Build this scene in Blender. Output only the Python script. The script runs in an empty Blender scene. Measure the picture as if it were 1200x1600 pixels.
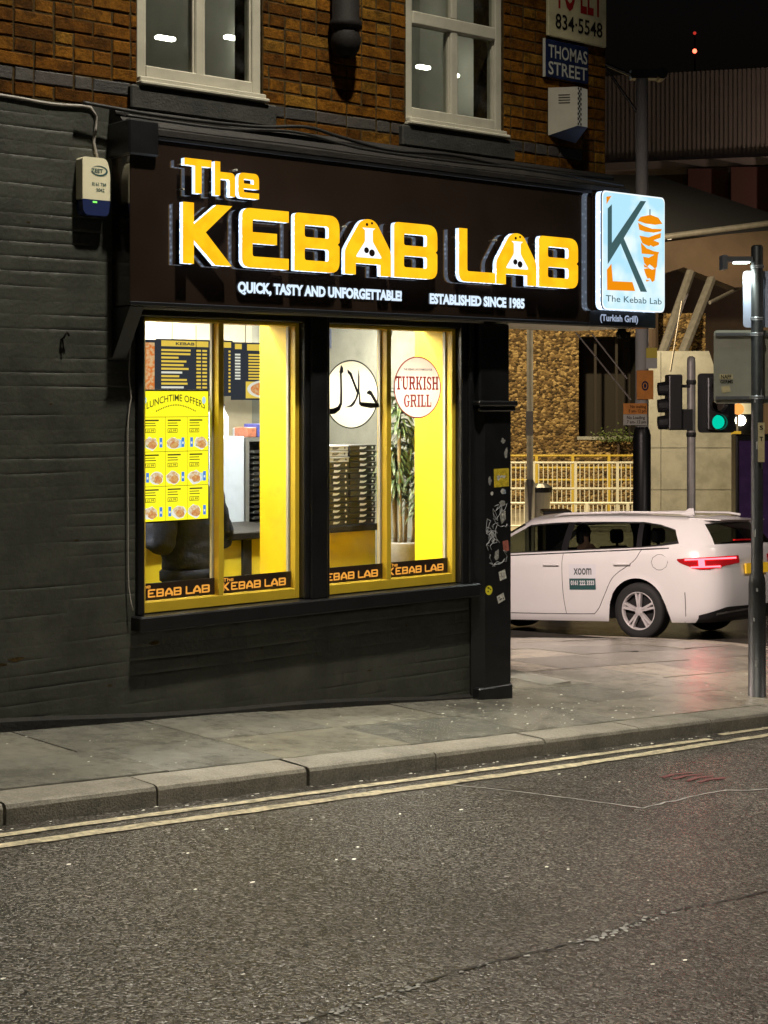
import bpy, math, random
from mathutils import Vector, Matrix
from mathutils.geometry import tessellate_polygon
random.seed(7)
S = bpy.context.scene
COL = S.collection
R = math.radians

# ------------------------------------------------------------------ camera
ALPHA = math.atan(2950 / 2400)            # angle between the view axis and the shop front
CAM = Vector((-7.11, -7.42, 1.97))
FW = Vector((math.cos(ALPHA), math.sin(ALPHA), 0)); RT = Vector((math.sin(ALPHA), -math.cos(ALPHA), 0))
cd = bpy.data.cameras.new('camera'); cam = bpy.data.objects.new('camera', cd); COL.objects.link(cam)
cam.location = CAM; cam.rotation_euler = (R(90), 0, ALPHA - R(90))
cd.sensor_fit = 'HORIZONTAL'; cd.sensor_width = 36; cd.lens = 72; cd.shift_y = -175 / 1200
cd.clip_start = 0.05; cd.clip_end = 1500
S.camera = cam
# ------------------------------------------------------------------ night sky, exposure
wd = bpy.data.worlds.new('World'); S.world = wd; wd.use_nodes = True
nt = wd.node_tree; bg = nt.nodes['Background']
sky = nt.nodes.new('ShaderNodeTexSky'); sky.sky_type = 'NISHITA'; sky.sun_disc = False
sky.sun_elevation = R(-3.0); sky.sun_rotation = R(200); sky.dust_density = 4.0
nt.links.new(sky.outputs[0], bg.inputs[0]); bg.inputs[1].default_value = 0.06
S.view_settings.view_transform = 'Standard'; S.view_settings.look = 'None'
S.view_settings.gamma = 1; S.view_settings.use_curve_mapping = False; S.view_settings.exposure = 0
S.cycles.use_denoising = True
S.cycles.max_bounces = 8; S.cycles.transparent_max_bounces = 16
S.cycles.sample_clamp_indirect = 4.0

# ------------------------------------------------------------------ materials
MATS = {}
def pm(name, col, rough=.55, metal=0, var=0., vscale=6., bump=0., bscale=60., emit=None, estr=0., coat=0.,
       rnd=None, stain=0., sscale=1.2, spec=.5, col2=None, trans=0., alpha=None):
    m = bpy.data.materials.new(name); m.use_nodes = True; MATS[name] = m
    n = m.node_tree.nodes; L = m.node_tree.links; b = n['Principled BSDF']
    b.inputs['Roughness'].default_value = rough; b.inputs['Metallic'].default_value = metal
    b.inputs['Coat Weight'].default_value = coat; b.inputs['Specular IOR Level'].default_value = spec
    b.inputs['Coat Roughness'].default_value = .06
    c4 = (*col, 1); b.inputs['Base Color'].default_value = c4
    g = n.new('ShaderNodeNewGeometry')
    src = None
    if rnd:                                            # colour differs from object to object
        oi = n.new('ShaderNodeObjectInfo'); r = n.new('ShaderNodeValToRGB')
        r.color_ramp.interpolation = 'LINEAR'
        e = r.color_ramp.elements; e[0].color = (*rnd[0], 1); e[1].color = (*rnd[-1], 1)
        for k, c in enumerate(rnd[1:-1]):
            x = e.new((k + 1) / (len(rnd) - 1)); x.color = (*c, 1)
        L.new(oi.outputs['Random'], r.inputs[0]); src = r.outputs[0]
    def noise(sc, det=5, ro=.6):
        t = n.new('ShaderNodeTexNoise'); t.inputs['Scale'].default_value = sc
        t.inputs['Detail'].default_value = det; t.inputs['Roughness'].default_value = ro
        L.new(g.outputs['Position'], t.inputs['Vector']); return t.outputs['Fac']
    def mulmix(src, fac, lo, hi, p0=.3, p1=.7):
        mr = n.new('ShaderNodeMapRange'); mr.inputs[1].default_value = p0; mr.inputs[2].default_value = p1
        mr.inputs[3].default_value = lo; mr.inputs[4].default_value = hi; L.new(fac, mr.inputs[0])
        mx = n.new('ShaderNodeMix'); mx.data_type = 'RGBA'; mx.blend_type = 'MULTIPLY'; mx.inputs[0].default_value = 1
        if src is None: mx.inputs[6].default_value = c4
        else: L.new(src, mx.inputs[6])
        L.new(mr.outputs[0], mx.inputs[7]); return mx.outputs[2]
    if col2:
        mr = n.new('ShaderNodeMapRange'); mr.inputs[1].default_value = .38; mr.inputs[2].default_value = .62
        L.new(noise(vscale), mr.inputs[0])
        mx = n.new('ShaderNodeMix'); mx.data_type = 'RGBA'; L.new(mr.outputs[0], mx.inputs[0])
        if src is None: mx.inputs[6].default_value = c4
        else: L.new(src, mx.inputs[6])
        mx.inputs[7].default_value = (*col2, 1); src = mx.outputs[2]
    if var: src = mulmix(src, noise(vscale), 1 - var, 1 + var)
    if stain: src = mulmix(src, noise(sscale, 8, .7), 1 - stain, 1.0, .38, .55)
    if src is not None: L.new(src, b.inputs['Base Color'])
    if bump:
        bp = n.new('ShaderNodeBump'); bp.inputs['Strength'].default_value = bump; bp.inputs['Distance'].default_value = .01
        L.new(noise(bscale, 4), bp.inputs['Height']); L.new(bp.outputs[0], b.inputs['Normal'])
    if emit:
        b.inputs['Emission Color'].default_value = (*emit, 1); b.inputs['Emission Strength'].default_value = estr
    if trans:                                          # thin sheet that lets light through from behind
        t = n.new('ShaderNodeBsdfTranslucent'); t.inputs[0].default_value = c4
        if src is not None: L.new(src, t.inputs[0])
        ms = n.new('ShaderNodeMixShader'); ms.inputs[0].default_value = trans
        L.new(b.outputs[0], ms.inputs[1]); L.new(t.outputs[0], ms.inputs[2]); L.new(ms.outputs[0], n['Material Output'].inputs[0])
    return m
def glass(name, tint=(1, 1, 1), rough=.0, ior=1.45, dirt=0.):
    m = bpy.data.materials.new(name); m.use_nodes = True; MATS[name] = m
    n = m.node_tree.nodes; L = m.node_tree.links; n.remove(n['Principled BSDF'])
    t = n.new('ShaderNodeBsdfTransparent'); t.inputs[0].default_value = (*tint, 1)
    gl = n.new('ShaderNodeBsdfGlossy'); gl.inputs['Roughness'].default_value = rough
    fr = n.new('ShaderNodeFresnel'); fr.inputs[0].default_value = ior
    gq = n.new('ShaderNodeNewGeometry'); mf = n.new('ShaderNodeMath'); mf.operation = 'MULTIPLY_ADD'; mf.inputs[1].default_value = -1; mf.inputs[2].default_value = 1; L.new(gq.outputs['Backfacing'], mf.inputs[0])
    mm_ = n.new('ShaderNodeMath'); mm_.operation = 'MULTIPLY'; L.new(fr.outputs[0], mm_.inputs[0]); L.new(mf.outputs[0], mm_.inputs[1])
    ms = n.new('ShaderNodeMixShader'); L.new(mm_.outputs[0], ms.inputs[0]); L.new(t.outputs[0], ms.inputs[1]); L.new(gl.outputs[0], ms.inputs[2])
    out = ms.outputs[0]
    if dirt:
        g = n.new('ShaderNodeNewGeometry'); tx = n.new('ShaderNodeTexNoise'); tx.inputs['Scale'].default_value = 9; tx.inputs['Detail'].default_value = 8
        L.new(g.outputs['Position'], tx.inputs['Vector'])
        mr = n.new('ShaderNodeMapRange'); mr.inputs[1].default_value = .5; mr.inputs[2].default_value = .8; mr.inputs[4].default_value = dirt
        L.new(tx.outputs[0], mr.inputs[0]); d = n.new('ShaderNodeBsdfDiffuse'); d.inputs[0].default_value = (.5, .5, .5, 1)
        m2 = n.new('ShaderNodeMixShader'); L.new(mr.outputs[0], m2.inputs[0]); L.new(out, m2.inputs[1]); L.new(d.outputs[0], m2.inputs[2]); out = m2.outputs[0]
    L.new(out, n['Material Output'].inputs[0])
    return m
def glow(name, col, st, col2=None, scale=10., dots=None):
    m = bpy.data.materials.new(name); m.use_nodes = True; MATS[name] = m
    n = m.node_tree.nodes; L = m.node_tree.links; n.remove(n['Principled BSDF'])
    e = n.new('ShaderNodeEmission'); e.inputs[0].default_value = (*col, 1); e.inputs[1].default_value = st
    g = n.new('ShaderNodeNewGeometry')
    if col2:
        t = n.new('ShaderNodeTexNoise'); t.inputs['Scale'].default_value = scale; L.new(g.outputs['Position'], t.inputs['Vector'])
        mr = n.new('ShaderNodeMapRange'); mr.inputs[1].default_value = .4; mr.inputs[2].default_value = .62; L.new(t.outputs[0], mr.inputs[0])
        mx = n.new('ShaderNodeMix'); mx.data_type = 'RGBA'; mx.inputs[6].default_value = (*col, 1); mx.inputs[7].default_value = (*col2, 1)
        L.new(mr.outputs[0], mx.inputs[0]); L.new(mx.outputs[2], e.inputs[0])
    if dots:                                           # rows of small light-emitting diodes
        v = n.new('ShaderNodeTexVoronoi'); v.inputs['Scale'].default_value = dots; v.inputs['Randomness'].default_value = .5
        L.new(g.outputs['Position'], v.inputs['Vector'])
        mr = n.new('ShaderNodeMapRange'); mr.inputs[1].default_value = .15; mr.inputs[2].default_value = .45
        mr.inputs[3].default_value = st * 1.9; mr.inputs[4].default_value = st * .6; L.new(v.outputs['Distance'], mr.inputs[0]); L.new(mr.outputs[0], e.inputs[1])
    L.new(e.outputs[0], n['Material Output'].inputs[0]); return m

# ------------------------------------------------------------------ mesh builder
WLOC = {}
class MB:
    def __init__(s): s.v = []; s.f = []; s.m = []
    def add(s, vs, fs, mat=0):
        o = len(s.v); s.v += [tuple(p) for p in vs]
        for f in fs: s.f.append([i + o for i in f]); s.m.append(mat)
        return s
    def box(s, x0, x1, y0, y1, z0, z1, mat=0):
        return s.add([(x0,y0,z0),(x1,y0,z0),(x1,y1,z0),(x0,y1,z0),(x0,y0,z1),(x1,y0,z1),(x1,y1,z1),(x0,y1,z1)],
                     [(0,3,2,1),(4,5,6,7),(0,1,5,4),(1,2,6,5),(2,3,7,6),(3,0,4,7)], mat)
    def cbox(s, x0, x1, y0, y1, z0, z1, c, mat=0):     # box with its edges cut (all round)
        o = len(s.v)
        P = []
        for sx in (0, 1):
            for sy in (0, 1):
                for sz in (0, 1):
                    x, y, z = (x1 if sx else x0), (y1 if sy else y0), (z1 if sz else z0)
                    dx, dy, dz = (-c if sx else c), (-c if sy else c), (-c if sz else c)
                    P += [(x, y + dy, z + dz), (x + dx, y, z + dz), (x + dx, y + dy, z)]
        k = lambda sx, sy, sz, a: (sx * 4 + sy * 2 + sz) * 3 + a
        F = []
        for a, (b, d) in enumerate(((1, 2), (0, 2), (0, 1))):
            for sa in (0, 1):
                q = []
                for sb, sd in ((0, 0), (1, 0), (1, 1), (0, 1)):
                    t = [0, 0, 0]; t[a] = sa; t[b] = sb; t[d] = sd; q.append(k(*t, a))
                F.append(q)
        for e in range(3):                             # edges along axis e
            b, d = [i for i in range(3) if i != e]
            for sb in (0, 1):
                for sd in (0, 1):
                    t0 = [0, 0, 0]; t0[b] = sb; t0[d] = sd; t1 = t0[:]; t1[e] = 1
                    F.append([k(*t0, b), k(*t1, b), k(*t1, d), k(*t0, d)])
        for sx in (0, 1):
            for sy in (0, 1):
                for sz in (0, 1): F.append([k(sx, sy, sz, 0), k(sx, sy, sz, 1), k(sx, sy, sz, 2)])
        ctr = Vector(((x0 + x1) / 2, (y0 + y1) / 2, (z0 + z1) / 2))
        for i, f in enumerate(F):                      # all faces look outward
            a, b, d = [Vector(P[q]) for q in f[:3]]
            if (b - a).cross(d - a).dot(sum((Vector(P[q]) for q in f), Vector()) / len(f) - ctr) < 0: F[i] = f[::-1]
        return s.add(P, F, mat)
    def cyl(s, p0, p1, r0, r1=None, n=12, mat=0, cap=True):
        r1 = r0 if r1 is None else r1
        p0, p1 = Vector(p0), Vector(p1); d = (p1 - p0).normalized()
        a = d.orthogonal().normalized(); b = d.cross(a)
        vs = [];
        for p, r in ((p0, r0), (p1, r1)):
            vs += [p + (a * math.cos(2 * math.pi * i / n) + b * math.sin(2 * math.pi * i / n)) * r for i in range(n)]
        fs = [(i, (i + 1) % n, n + (i + 1) % n, n + i) for i in range(n)]
        if cap: fs += [tuple(range(n - 1, -1, -1)), tuple(range(n, 2 * n))]
        return s.add(vs, fs, mat)
    def tube(s, pts, r, n=6, mat=0):
        pts = [Vector(p) for p in pts]; vs = []; N = len(pts)
        for i, p in enumerate(pts):
            d = (pts[min(i + 1, N - 1)] - pts[max(i - 1, 0)]).normalized()
            up = Vector((0, 0, 1)) if abs(d.z) < .9 else Vector((0, 1, 0))
            a = d.cross(up).normalized(); b = d.cross(a)
            rr = r[i] if isinstance(r, (list, tuple)) else r
            vs += [p + (a * math.cos(2 * math.pi * k / n) + b * math.sin(2 * math.pi * k / n)) * rr for k in range(n)]
        fs = [(i * n + k, i * n + (k + 1) % n, (i + 1) * n + (k + 1) % n, (i + 1) * n + k) for i in range(N - 1) for k in range(n)]
        fs += [tuple(range(n - 1, -1, -1)), tuple(range((N - 1) * n, N * n))]
        return s.add(vs, fs, mat)
    def lathe(s, prof, c=(0, 0, 0), n=16, mat=0, axis='z'):
        vs = []
        for r, h in prof:
            for i in range(n):
                t = 2 * math.pi * i / n; x, y = r * math.cos(t), r * math.sin(t)
                p = {'z': (x, y, h), 'y': (x, h, y), 'x': (h, x, y)}[axis]
                vs.append((c[0] + p[0], c[1] + p[1], c[2] + p[2]))
        k = len(prof)
        fs = [(j * n + i, j * n + (i + 1) % n, (j + 1) * n + (i + 1) % n, (j + 1) * n + i) for j in range(k - 1) for i in range(n)]
        fs += [tuple(range(n)), tuple(range((k - 1) * n, k * n))]
        return s.add(vs, fs, mat)
    def ball(s, c, r, n=10, mat=0, sc=(1, 1, 1)):
        vs = [];
        for j in range(n // 2 + 1):
            ph = math.pi * j / (n // 2)
            for i in range(n):
                t = 2 * math.pi * i / n
                vs.append((c[0] + r * sc[0] * math.sin(ph) * math.cos(t), c[1] + r * sc[1] * math.sin(ph) * math.sin(t), c[2] + r * sc[2] * math.cos(ph)))
        fs = [(j * n + i, j * n + (i + 1) % n, (j + 1) * n + (i + 1) % n, (j + 1) * n + i) for j in range(n // 2) for i in range(n)]
        return s.add(vs, fs, mat)
    def poly(s, loops, mp, mat=0):                     # flat polygon with holes; mp maps (u, v) to a point
        pts = [p for l in loops for p in l]
        tr = tessellate_polygon([[Vector((p[0], p[1], 0)) for p in l] for l in loops])
        return s.add([mp(*p) for p in pts], [tuple(t) for t in tr], mat)
    def extr(s, loops, mp, d0, d1, mat=0, side=None, back=False):   # polygon extruded between depths; mp(u, v, d)
        s.poly(loops, lambda u, v: mp(u, v, d0), mat)
        if back: s.poly(loops, lambda u, v: mp(u, v, d1), mat if side is None else side)
        for l in loops: s.wallring(l, mp, d0, d1, mat if side is None else side)
        return s
    def wallring(s, l, mp, d0, d1, mat=0):
        n = len(l)
        return s.add([mp(*p, d0) for p in l] + [mp(*p, d1) for p in l], [(i, (i + 1) % n, n + (i + 1) % n, n + i) for i in range(n)], mat)
    def text(s, body, mp, h, x0=None, x1=None, cx=None, v0=0, bold=0., mat=0):
        vs, fs = text_mesh(body, bold)
        us = [p[0] for p in vs]; vv = [p[1] for p in vs]
        a, b = min(us), max(us); base, top = min(vv), max(vv)
        if any(c in 'gjpqy,(' for c in body): base = min(0., base) * 0
        k = h / .73
        if x0 is not None and x1 is not None: kx = (x1 - x0) / (b - a); ox = x0
        else:
            kx = k * .95; ox = (x0 if x0 is not None else cx - (b - a) * kx / 2)
        return s.add([mp(ox + (p[0] - a) * kx, v0 + p[1] * k) for p in vs], fs, mat)
    def build(s, name, mats, parent=None, smooth=False, bevel=0., local=False, kind=None, sub=0, autos=False):
        me = bpy.data.meshes.new(name)
        if local: c = Vector((0, 0, 0)); pl = Vector((0, 0, 0))
        else:
            xs = [p[0] for p in s.v]; ys = [p[1] for p in s.v]; zs = [p[2] for p in s.v]
            c = Vector(((min(xs) + max(xs)) / 2, (min(ys) + max(ys)) / 2, min(zs)))
            pl = WLOC.get(parent.name, Vector((0, 0, 0))) if parent else Vector((0, 0, 0))
        me.from_pydata([Vector(p) - c for p in s.v], [], s.f)
        if not isinstance(mats, (list, tuple)): mats = [mats]
        for m in mats: me.materials.append(MATS[m] if isinstance(m, str) else m)
        me.polygons.foreach_set('material_index', s.m)
        if smooth: me.polygons.foreach_set('use_smooth', [True] * len(s.f))
        me.update()
        o = bpy.data.objects.new(name, me); COL.objects.link(o)
        if parent: o.parent = parent
        o.location = c - pl; WLOC[o.name] = c
        if sub:
            md = o.modifiers.new('sub', 'SUBSURF'); md.levels = sub; md.render_levels = sub
        if bevel:
            md = o.modifiers.new('bev', 'BEVEL'); md.width = bevel; md.segments = 2; md.limit_method = 'ANGLE'; md.angle_limit = R(35)
        if autos: me.shade_smooth() if hasattr(me, 'shade_smooth') else None
        if kind: o['kind'] = kind
        return o
_TX = {}
def text_mesh(body, bold=0.):
    if (body, bold) in _TX: return _TX[(body, bold)]
    cu = bpy.data.curves.new('t', 'FONT'); cu.body = body; cu.offset = bold; cu.resolution_u = 3; cu.size = 1
    o = bpy.data.objects.new('t', cu); COL.objects.link(o)
    bpy.context.view_layer.update()
    ev = o.evaluated_get(bpy.context.evaluated_depsgraph_get()); me = ev.to_mesh()
    r = ([(v.co.x, v.co.y) for v in me.vertices], [tuple(p.vertices) for p in me.polygons])
    ev.to_mesh_clear(); bpy.data.objects.remove(o); bpy.data.curves.remove(cu)
    _TX[(body, bold)] = r; return r
def tag(o, label=None, cat=None, group=None, kind=None):
    if label: o['label'] = label
    if cat: o['category'] = cat
    if group: o['group'] = group
    if kind: o['kind'] = kind
    return o
def thing(name, label, cat, loc=(0, 0, 0), group=None, local=False):
    o = bpy.data.objects.new(name, None); COL.objects.link(o); o.location = loc; o.empty_display_size = .1
    WLOC[o.name] = Vector((0, 0, 0)) if local else Vector(loc)
    return tag(o, label, cat, group)
def copy_tree(o, parent=None):
    c = o.copy(); COL.objects.link(c); c.parent = parent
    WLOC[c.name] = WLOC.get(o.name, Vector((0, 0, 0)))
    for ch in list(o.children): copy_tree(ch, c)
    return c
def rp(pts, n=5):                                      # polygon with rounded corners: (x, y, r)
    out = []; N = len(pts)
    for i, p in enumerate(pts):
        if len(p) < 3 or p[2] <= 0: out.append((p[0], p[1])); continue
        a = Vector(pts[i - 1][:2]) - Vector(p[:2]); b = Vector(pts[(i + 1) % N][:2]) - Vector(p[:2])
        r = min(p[2], a.length * .49, b.length * .49); a.normalize(); b.normalize(); q = Vector(p[:2])
        for k in range(n + 1):
            t = k / n; A = q + a * r * (1 - t); B = q + b * r * t
            pt = A * (1 - t) + B * t if False else (q + a * r) * (1 - t) ** 2 + q * 2 * t * (1 - t) + (q + b * r) * t ** 2
            out.append((pt.x, pt.y))
    return out
def rect(x0, x1, y0, y1, r=0): return rp([(x0, y0, r), (x1, y0, r), (x1, y1, r), (x0, y1, r)])
def circ(cx, cy, r, n=40, ry=None): return [(cx + r * math.cos(2 * math.pi * i / n), cy + (ry or r) * math.sin(2 * math.pi * i / n)) for i in range(n)]
def W(r, d, z=0.): p = CAM + RT * r + FW * d; return Vector((p.x, p.y, z))   # metres beside / along the street axis seen from the kerb opposite

# ------------------------------------------------------------------ terrain height
def hx(x):
    if x < 4: return -.0763 * x
    if x < 9: t = x - 4; return -.3052 - .0763 * t + .0763 * t * t / 10
    return -.3052 - .0763 * 2.5
def gy(y):
    if y < 1: return 0.
    if y < 3: return -.0425 * (y - 1) ** 2 / 2
    if y < 7: return -.085 - .085 * (y - 3)
    if y < 11: t = y - 7; return -.425 - .085 * t + .085 * t * t / 8
    return -.425 - .17
def H(x, y): return hx(max(x, -14)) + gy(y)            # pavement level
KH = .09                                               # kerb height

# ------------------------------------------------------------------ palette
pm('asphalt', (.085, .078, .072), .5)
def asphalt_nodes():
    m = MATS['asphalt']; n = m.node_tree.nodes; L = m.node_tree.links; b = n['Principled BSDF']
    g = n.new('ShaderNodeNewGeometry')
    v = n.new('ShaderNodeTexVoronoi'); v.inputs['Scale'].default_value = 92; L.new(g.outputs['Position'], v.inputs['Vector'])
    v2 = n.new('ShaderNodeTexNoise'); v2.inputs['Scale'].default_value = 55; v2.inputs['Detail'].default_value = 6; L.new(g.outputs['Position'], v2.inputs['Vector'])
    v3 = n.new('ShaderNodeTexNoise'); v3.inputs['Scale'].default_value = .75; v3.inputs['Detail'].default_value = 7; v3.inputs['Roughness'].default_value = .62; L.new(g.outputs['Position'], v3.inputs['Vector'])
    rp1 = n.new('ShaderNodeValToRGB'); e = rp1.color_ramp.elements
    e[0].position = 0; e[0].color = (.010, .008, .006, 1); e[1].position = 1; e[1].color = (.26, .245, .22, 1)
    x = e.new(.3); x.color = (.032, .028, .023, 1); x = e.new(.55); x.color = (.072, .064, .054, 1); x = e.new(.82); x.color = (.135, .122, .106, 1)
    L.new(v.outputs['Color'], rp1.inputs[0])
    mr = n.new('ShaderNodeMapRange'); mr.inputs[1].default_value = .34; mr.inputs[2].default_value = .66; mr.inputs[3].default_value = 1.2; mr.inputs[4].default_value = .72
    L.new(v3.outputs[0], mr.inputs[0])
    mx = n.new('ShaderNodeMix'); mx.data_type = 'RGBA'; mx.blend_type = 'MULTIPLY'; mx.inputs[0].default_value = 1
    L.new(rp1.outputs[0], mx.inputs[6]); L.new(mr.outputs[0], mx.inputs[7]); L.new(mx.outputs[2], b.inputs['Base Color'])
    ad = n.new('ShaderNodeMath'); ad.operation = 'MULTIPLY_ADD'; ad.inputs[1].default_value = -.8; L.new(v.outputs['Distance'], ad.inputs[0]); L.new(v2.outputs[0], ad.inputs[2])
    bp = n.new('ShaderNodeBump'); bp.inputs['Strength'].default_value = .7; bp.inputs['Distance'].default_value = .009; b.inputs['Specular IOR Level'].default_value = .8
    L.new(ad.outputs[0], bp.inputs['Height']); L.new(bp.outputs[0], b.inputs['Normal'])
    b.inputs['Roughness'].default_value = .27
asphalt_nodes()
pm('yellow_line', (.52, .45, .30), .6, var=.3, vscale=40, bump=.4, bscale=120, stain=.6, sscale=18)
pm('white_line', (.34, .33, .31), .6, var=.3, vscale=30, stain=.5, sscale=12, bump=.4, bscale=120)
pm('red_mark', (.17, .055, .055), .6, var=.3, vscale=40, bump=.4, bscale=120)
pm('tar', (.02, .02, .02), .35, var=.3, vscale=20)
pm('slab', (.24, .225, .185), .26, spec=.7, rnd=[(.17, .165, .14), (.24, .225, .185), (.28, .26, .205), (.21, .205, .18)], var=.16, vscale=14, stain=.35, sscale=2.2, bump=.12, bscale=60)
pm('joint', (.02, .018, .015), .95, spec=.05, var=.3)
pm('kerb', (.26, .235, .19), .6, rnd=[(.22, .2, .165), (.28, .25, .2), (.25, .23, .19)], var=.35, vscale=90, bump=.5, bscale=120, stain=.3, sscale=5)
pm('litter', (.62, .60, .52), .7, rnd=[(.62, .6, .52), (.6, .58, .5)], var=.3, vscale=60)
pm('brick', (.3, .12, .04), .75, rnd=[(.06, .022, .002), (.135, .050, .004), (.17, .068, .006), (.09, .032, .003), (.19, .092, .011)], var=.38, vscale=30, stain=.62, sscale=7, bump=.7, bscale=70, spec=.08)
pm('blue_brick', (.04, .035, .03), .6, rnd=[(.028, .025, .024), (.05, .042, .034), (.04, .03, .026)], var=.3, vscale=20, bump=.5, bscale=70)
pm('mortar', (.052, .034, .014), .95, spec=.05, var=.4, vscale=20, bump=.6, bscale=60)
pm('painted', (.046, .047, .037), .5, var=.22, vscale=5, stain=.3, sscale=3, bump=.35, bscale=38)
pm('plinth', (.012, .010, .007), .8, var=.5, vscale=9, stain=.5, sscale=4, bump=.6, bscale=50)
pm('black_paint', (.010, .010, .011), .32, var=.3, vscale=8, bump=.12, bscale=40)
pm('stone_dark', (.026, .025, .02), .75, var=.4, vscale=9, stain=.4, sscale=5, bump=.5, bscale=60)
pm('cornice', (.012, .009, .007), .6, var=.5, vscale=7, stain=.5, sscale=6, bump=.5, bscale=40)
pm('upvc', (.42, .39, .31), .38, var=.08, vscale=4, stain=.12, sscale=5)
pm('iron', (.008, .006, .005), .75, spec=.2, var=.3, bump=.3, bscale=50)
glass('pane_glass', (.97, .98, .97), 0, 1.35, .05)
glass('room_glass', (.8, .82, .8), 0, 1.5, .03)
glass('car_glass', (.26, .28, .27), 0, 1.5)
pm('fascia_gloss', (.022, .014, .010), .10, coat=.6, var=.2, vscale=3)
pm('frame_yellow', (.62, .42, .03), .4, var=.08, vscale=5)
pm('wall_yellow', (.90, .62, .012), .5, var=.04, vscale=3)
pm('wall_cream', (.40, .35, .24), .7, var=.1, vscale=2, stain=.12)
pm('wall_pale', (.5, .5, .45), .7, var=.12, vscale=2)
pm('ceiling', (.55, .52, .45), .8)
pm('tile_floor', (.28, .26, .23), .4, var=.1)
glow('letter_face', (1.0, .55, .012), 1.2, col2=(1.0, .46, .008), scale=9)
glow('letter_led', (.60, .76, 1.0), 2.6, dots=34)
glow('letter_white', (.92, .96, 1.0), 1.25)
glow('tag_white', (.70, .84, 1.0), 1.1)
glow('box_face', (.45, .77, .94), 1.08, col2=(.80, .95, 1.0), scale=5)
glow('box_edge', (.9, .97, 1.0), 1.15)
glow('box_orange', (.95, .30, .005), .95)
pm('box_slate', (.05, .10, .11), .4, emit=(.05, .11, .12), estr=.8)
glow('ceil_light', (1.0, .93, .80), 62.)
glow('strip_lit', (.97, .97, .92), 165.)
glow('ceil_light_dim', (1.0, .95, .8), 26.)

# ------------------------------------------------------------------ ground, kerb, pavement
def ykerb(x): return -1.25 + .086 * x
KP = [(-16., ykerb(-16))] + [(x * .5, ykerb(x * .5)) for x in range(-30, 4)]
KP += [(2.2, -1.05), (2.8, -.96), (3.4, -.80), (3.95, -.54), (4.4, -.16), (4.72, .34), (4.92, .95), (4.98, 1.7), (4.95, 2.6), (4.82, 3.6), (4.65, 4.6), (4.3, 6.5), (3.9, 8.7), (3.5, 11.), (3.1, 14), (2.6, 18), (2.0, 24.)]
def catmull(P, step):
    out = []
    for i in range(len(P) - 1):
        a, b, c, d = [Vector(P[min(max(k, 0), len(P) - 1)]) for k in (i - 1, i, i + 1, i + 2)]
        n = max(1, int((c - b).length / step))
        for k in range(n):
            t = k / n
            out.append(.5 * ((2 * b) + (c - a) * t + (2 * a - 5 * b + 4 * c - d) * t * t + (3 * b - a - 3 * c + d) * t ** 3))
    out.append(Vector(P[-1])); return out
KL = catmull(KP, .11)
def inside_pave(x, y):                                 # on the corner pavement (building side of the kerb line)
    best = None
    for i in range(0, len(KL) - 1, 2):
        p = KL[i]; d = (p.x - x) ** 2 + (p.y - y) ** 2
        if best is None or d < best[0]: best = (d, i)
    i = best[1]; p = KL[i]; q = KL[min(i + 2, len(KL) - 1)]
    return (q.x - p.x) * (y - p.y) - (q.y - p.y) * (x - p.x) - .23 * (q - p).length

def axis(vals):
    out = []
    for a, b, s in vals:
        n = max(1, round((b - a) / s)); out += [a + (b - a) * k / n for k in range(n)]
    return out + [vals[-1][1]]
gx = axis([(-400, -60, 60), (-60, -14, 6), (-14, -8, 1), (-8, 10, .4), (10, 30, 2), (30, 70, 8), (70, 520, 75)])
gyv = axis([(-400, -60, 60), (-60, -12, 6), (-12, 12, .4), (12, 30, 2), (30, 70, 8), (70, 520, 75)])
m = MB(); vs = [(x, y, H(x, y) - KH) for y in gyv for x in gx]; nx = len(gx)
m.add(vs, [(j * nx + i, j * nx + i + 1, (j + 1) * nx + i + 1, (j + 1) * nx + i) for j in range(len(gyv) - 1) for i in range(nx - 1)])
road = m.build('road', 'asphalt', smooth=True); tag(road, kind='structure', label='wet dark asphalt road in front of the shop')

def strip(pts, w, dz, name, mat, parent, rag=.0, z0=None):
    m = MB(); vs = []; N = len(pts)
    for i, p in enumerate(pts):
        d = Vector(pts[min(i + 1, N - 1)]) - Vector(pts[max(i - 1, 0)]); d.normalize(); nn = Vector((-d.y, d.x))
        for s in (-.5, .5):
            q = Vector(p) + nn * (w * s + random.uniform(-rag, rag)); vs.append((q.x, q.y, H(q.x, q.y) - KH + dz))
    m.add(vs, [(2 * i, 2 * i + 1, 2 * i + 3, 2 * i + 2) for i in range(N - 1)])
    return m.build(name, mat, parent)
def off(y, x): return ykerb(x) - y
dense = lambda a, b, f, s=.1: [(a + (b - a) * k / max(1, int((b - a) / s)), f(a + (b - a) * k / max(1, int((b - a) / s)))) for k in range(max(1, int((b - a) / s)) + 1)]
strip(dense(-14, .42, lambda x: ykerb(x) - .135), .05, .005, 'yellow_line', 'yellow_line', road, .004)
strip(dense(-14, 3.0, lambda x: ykerb(x) - .28 + max(0, x + 1) * .03), .066, .005, 'yellow_line', 'yellow_line', road, .007)
strip([(.62, -1.265), (.9, -1.235), (1.2, -1.21), (1.7, -1.16)], .05, .005, 'yellow_line', 'yellow_line', road, .004)
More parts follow.
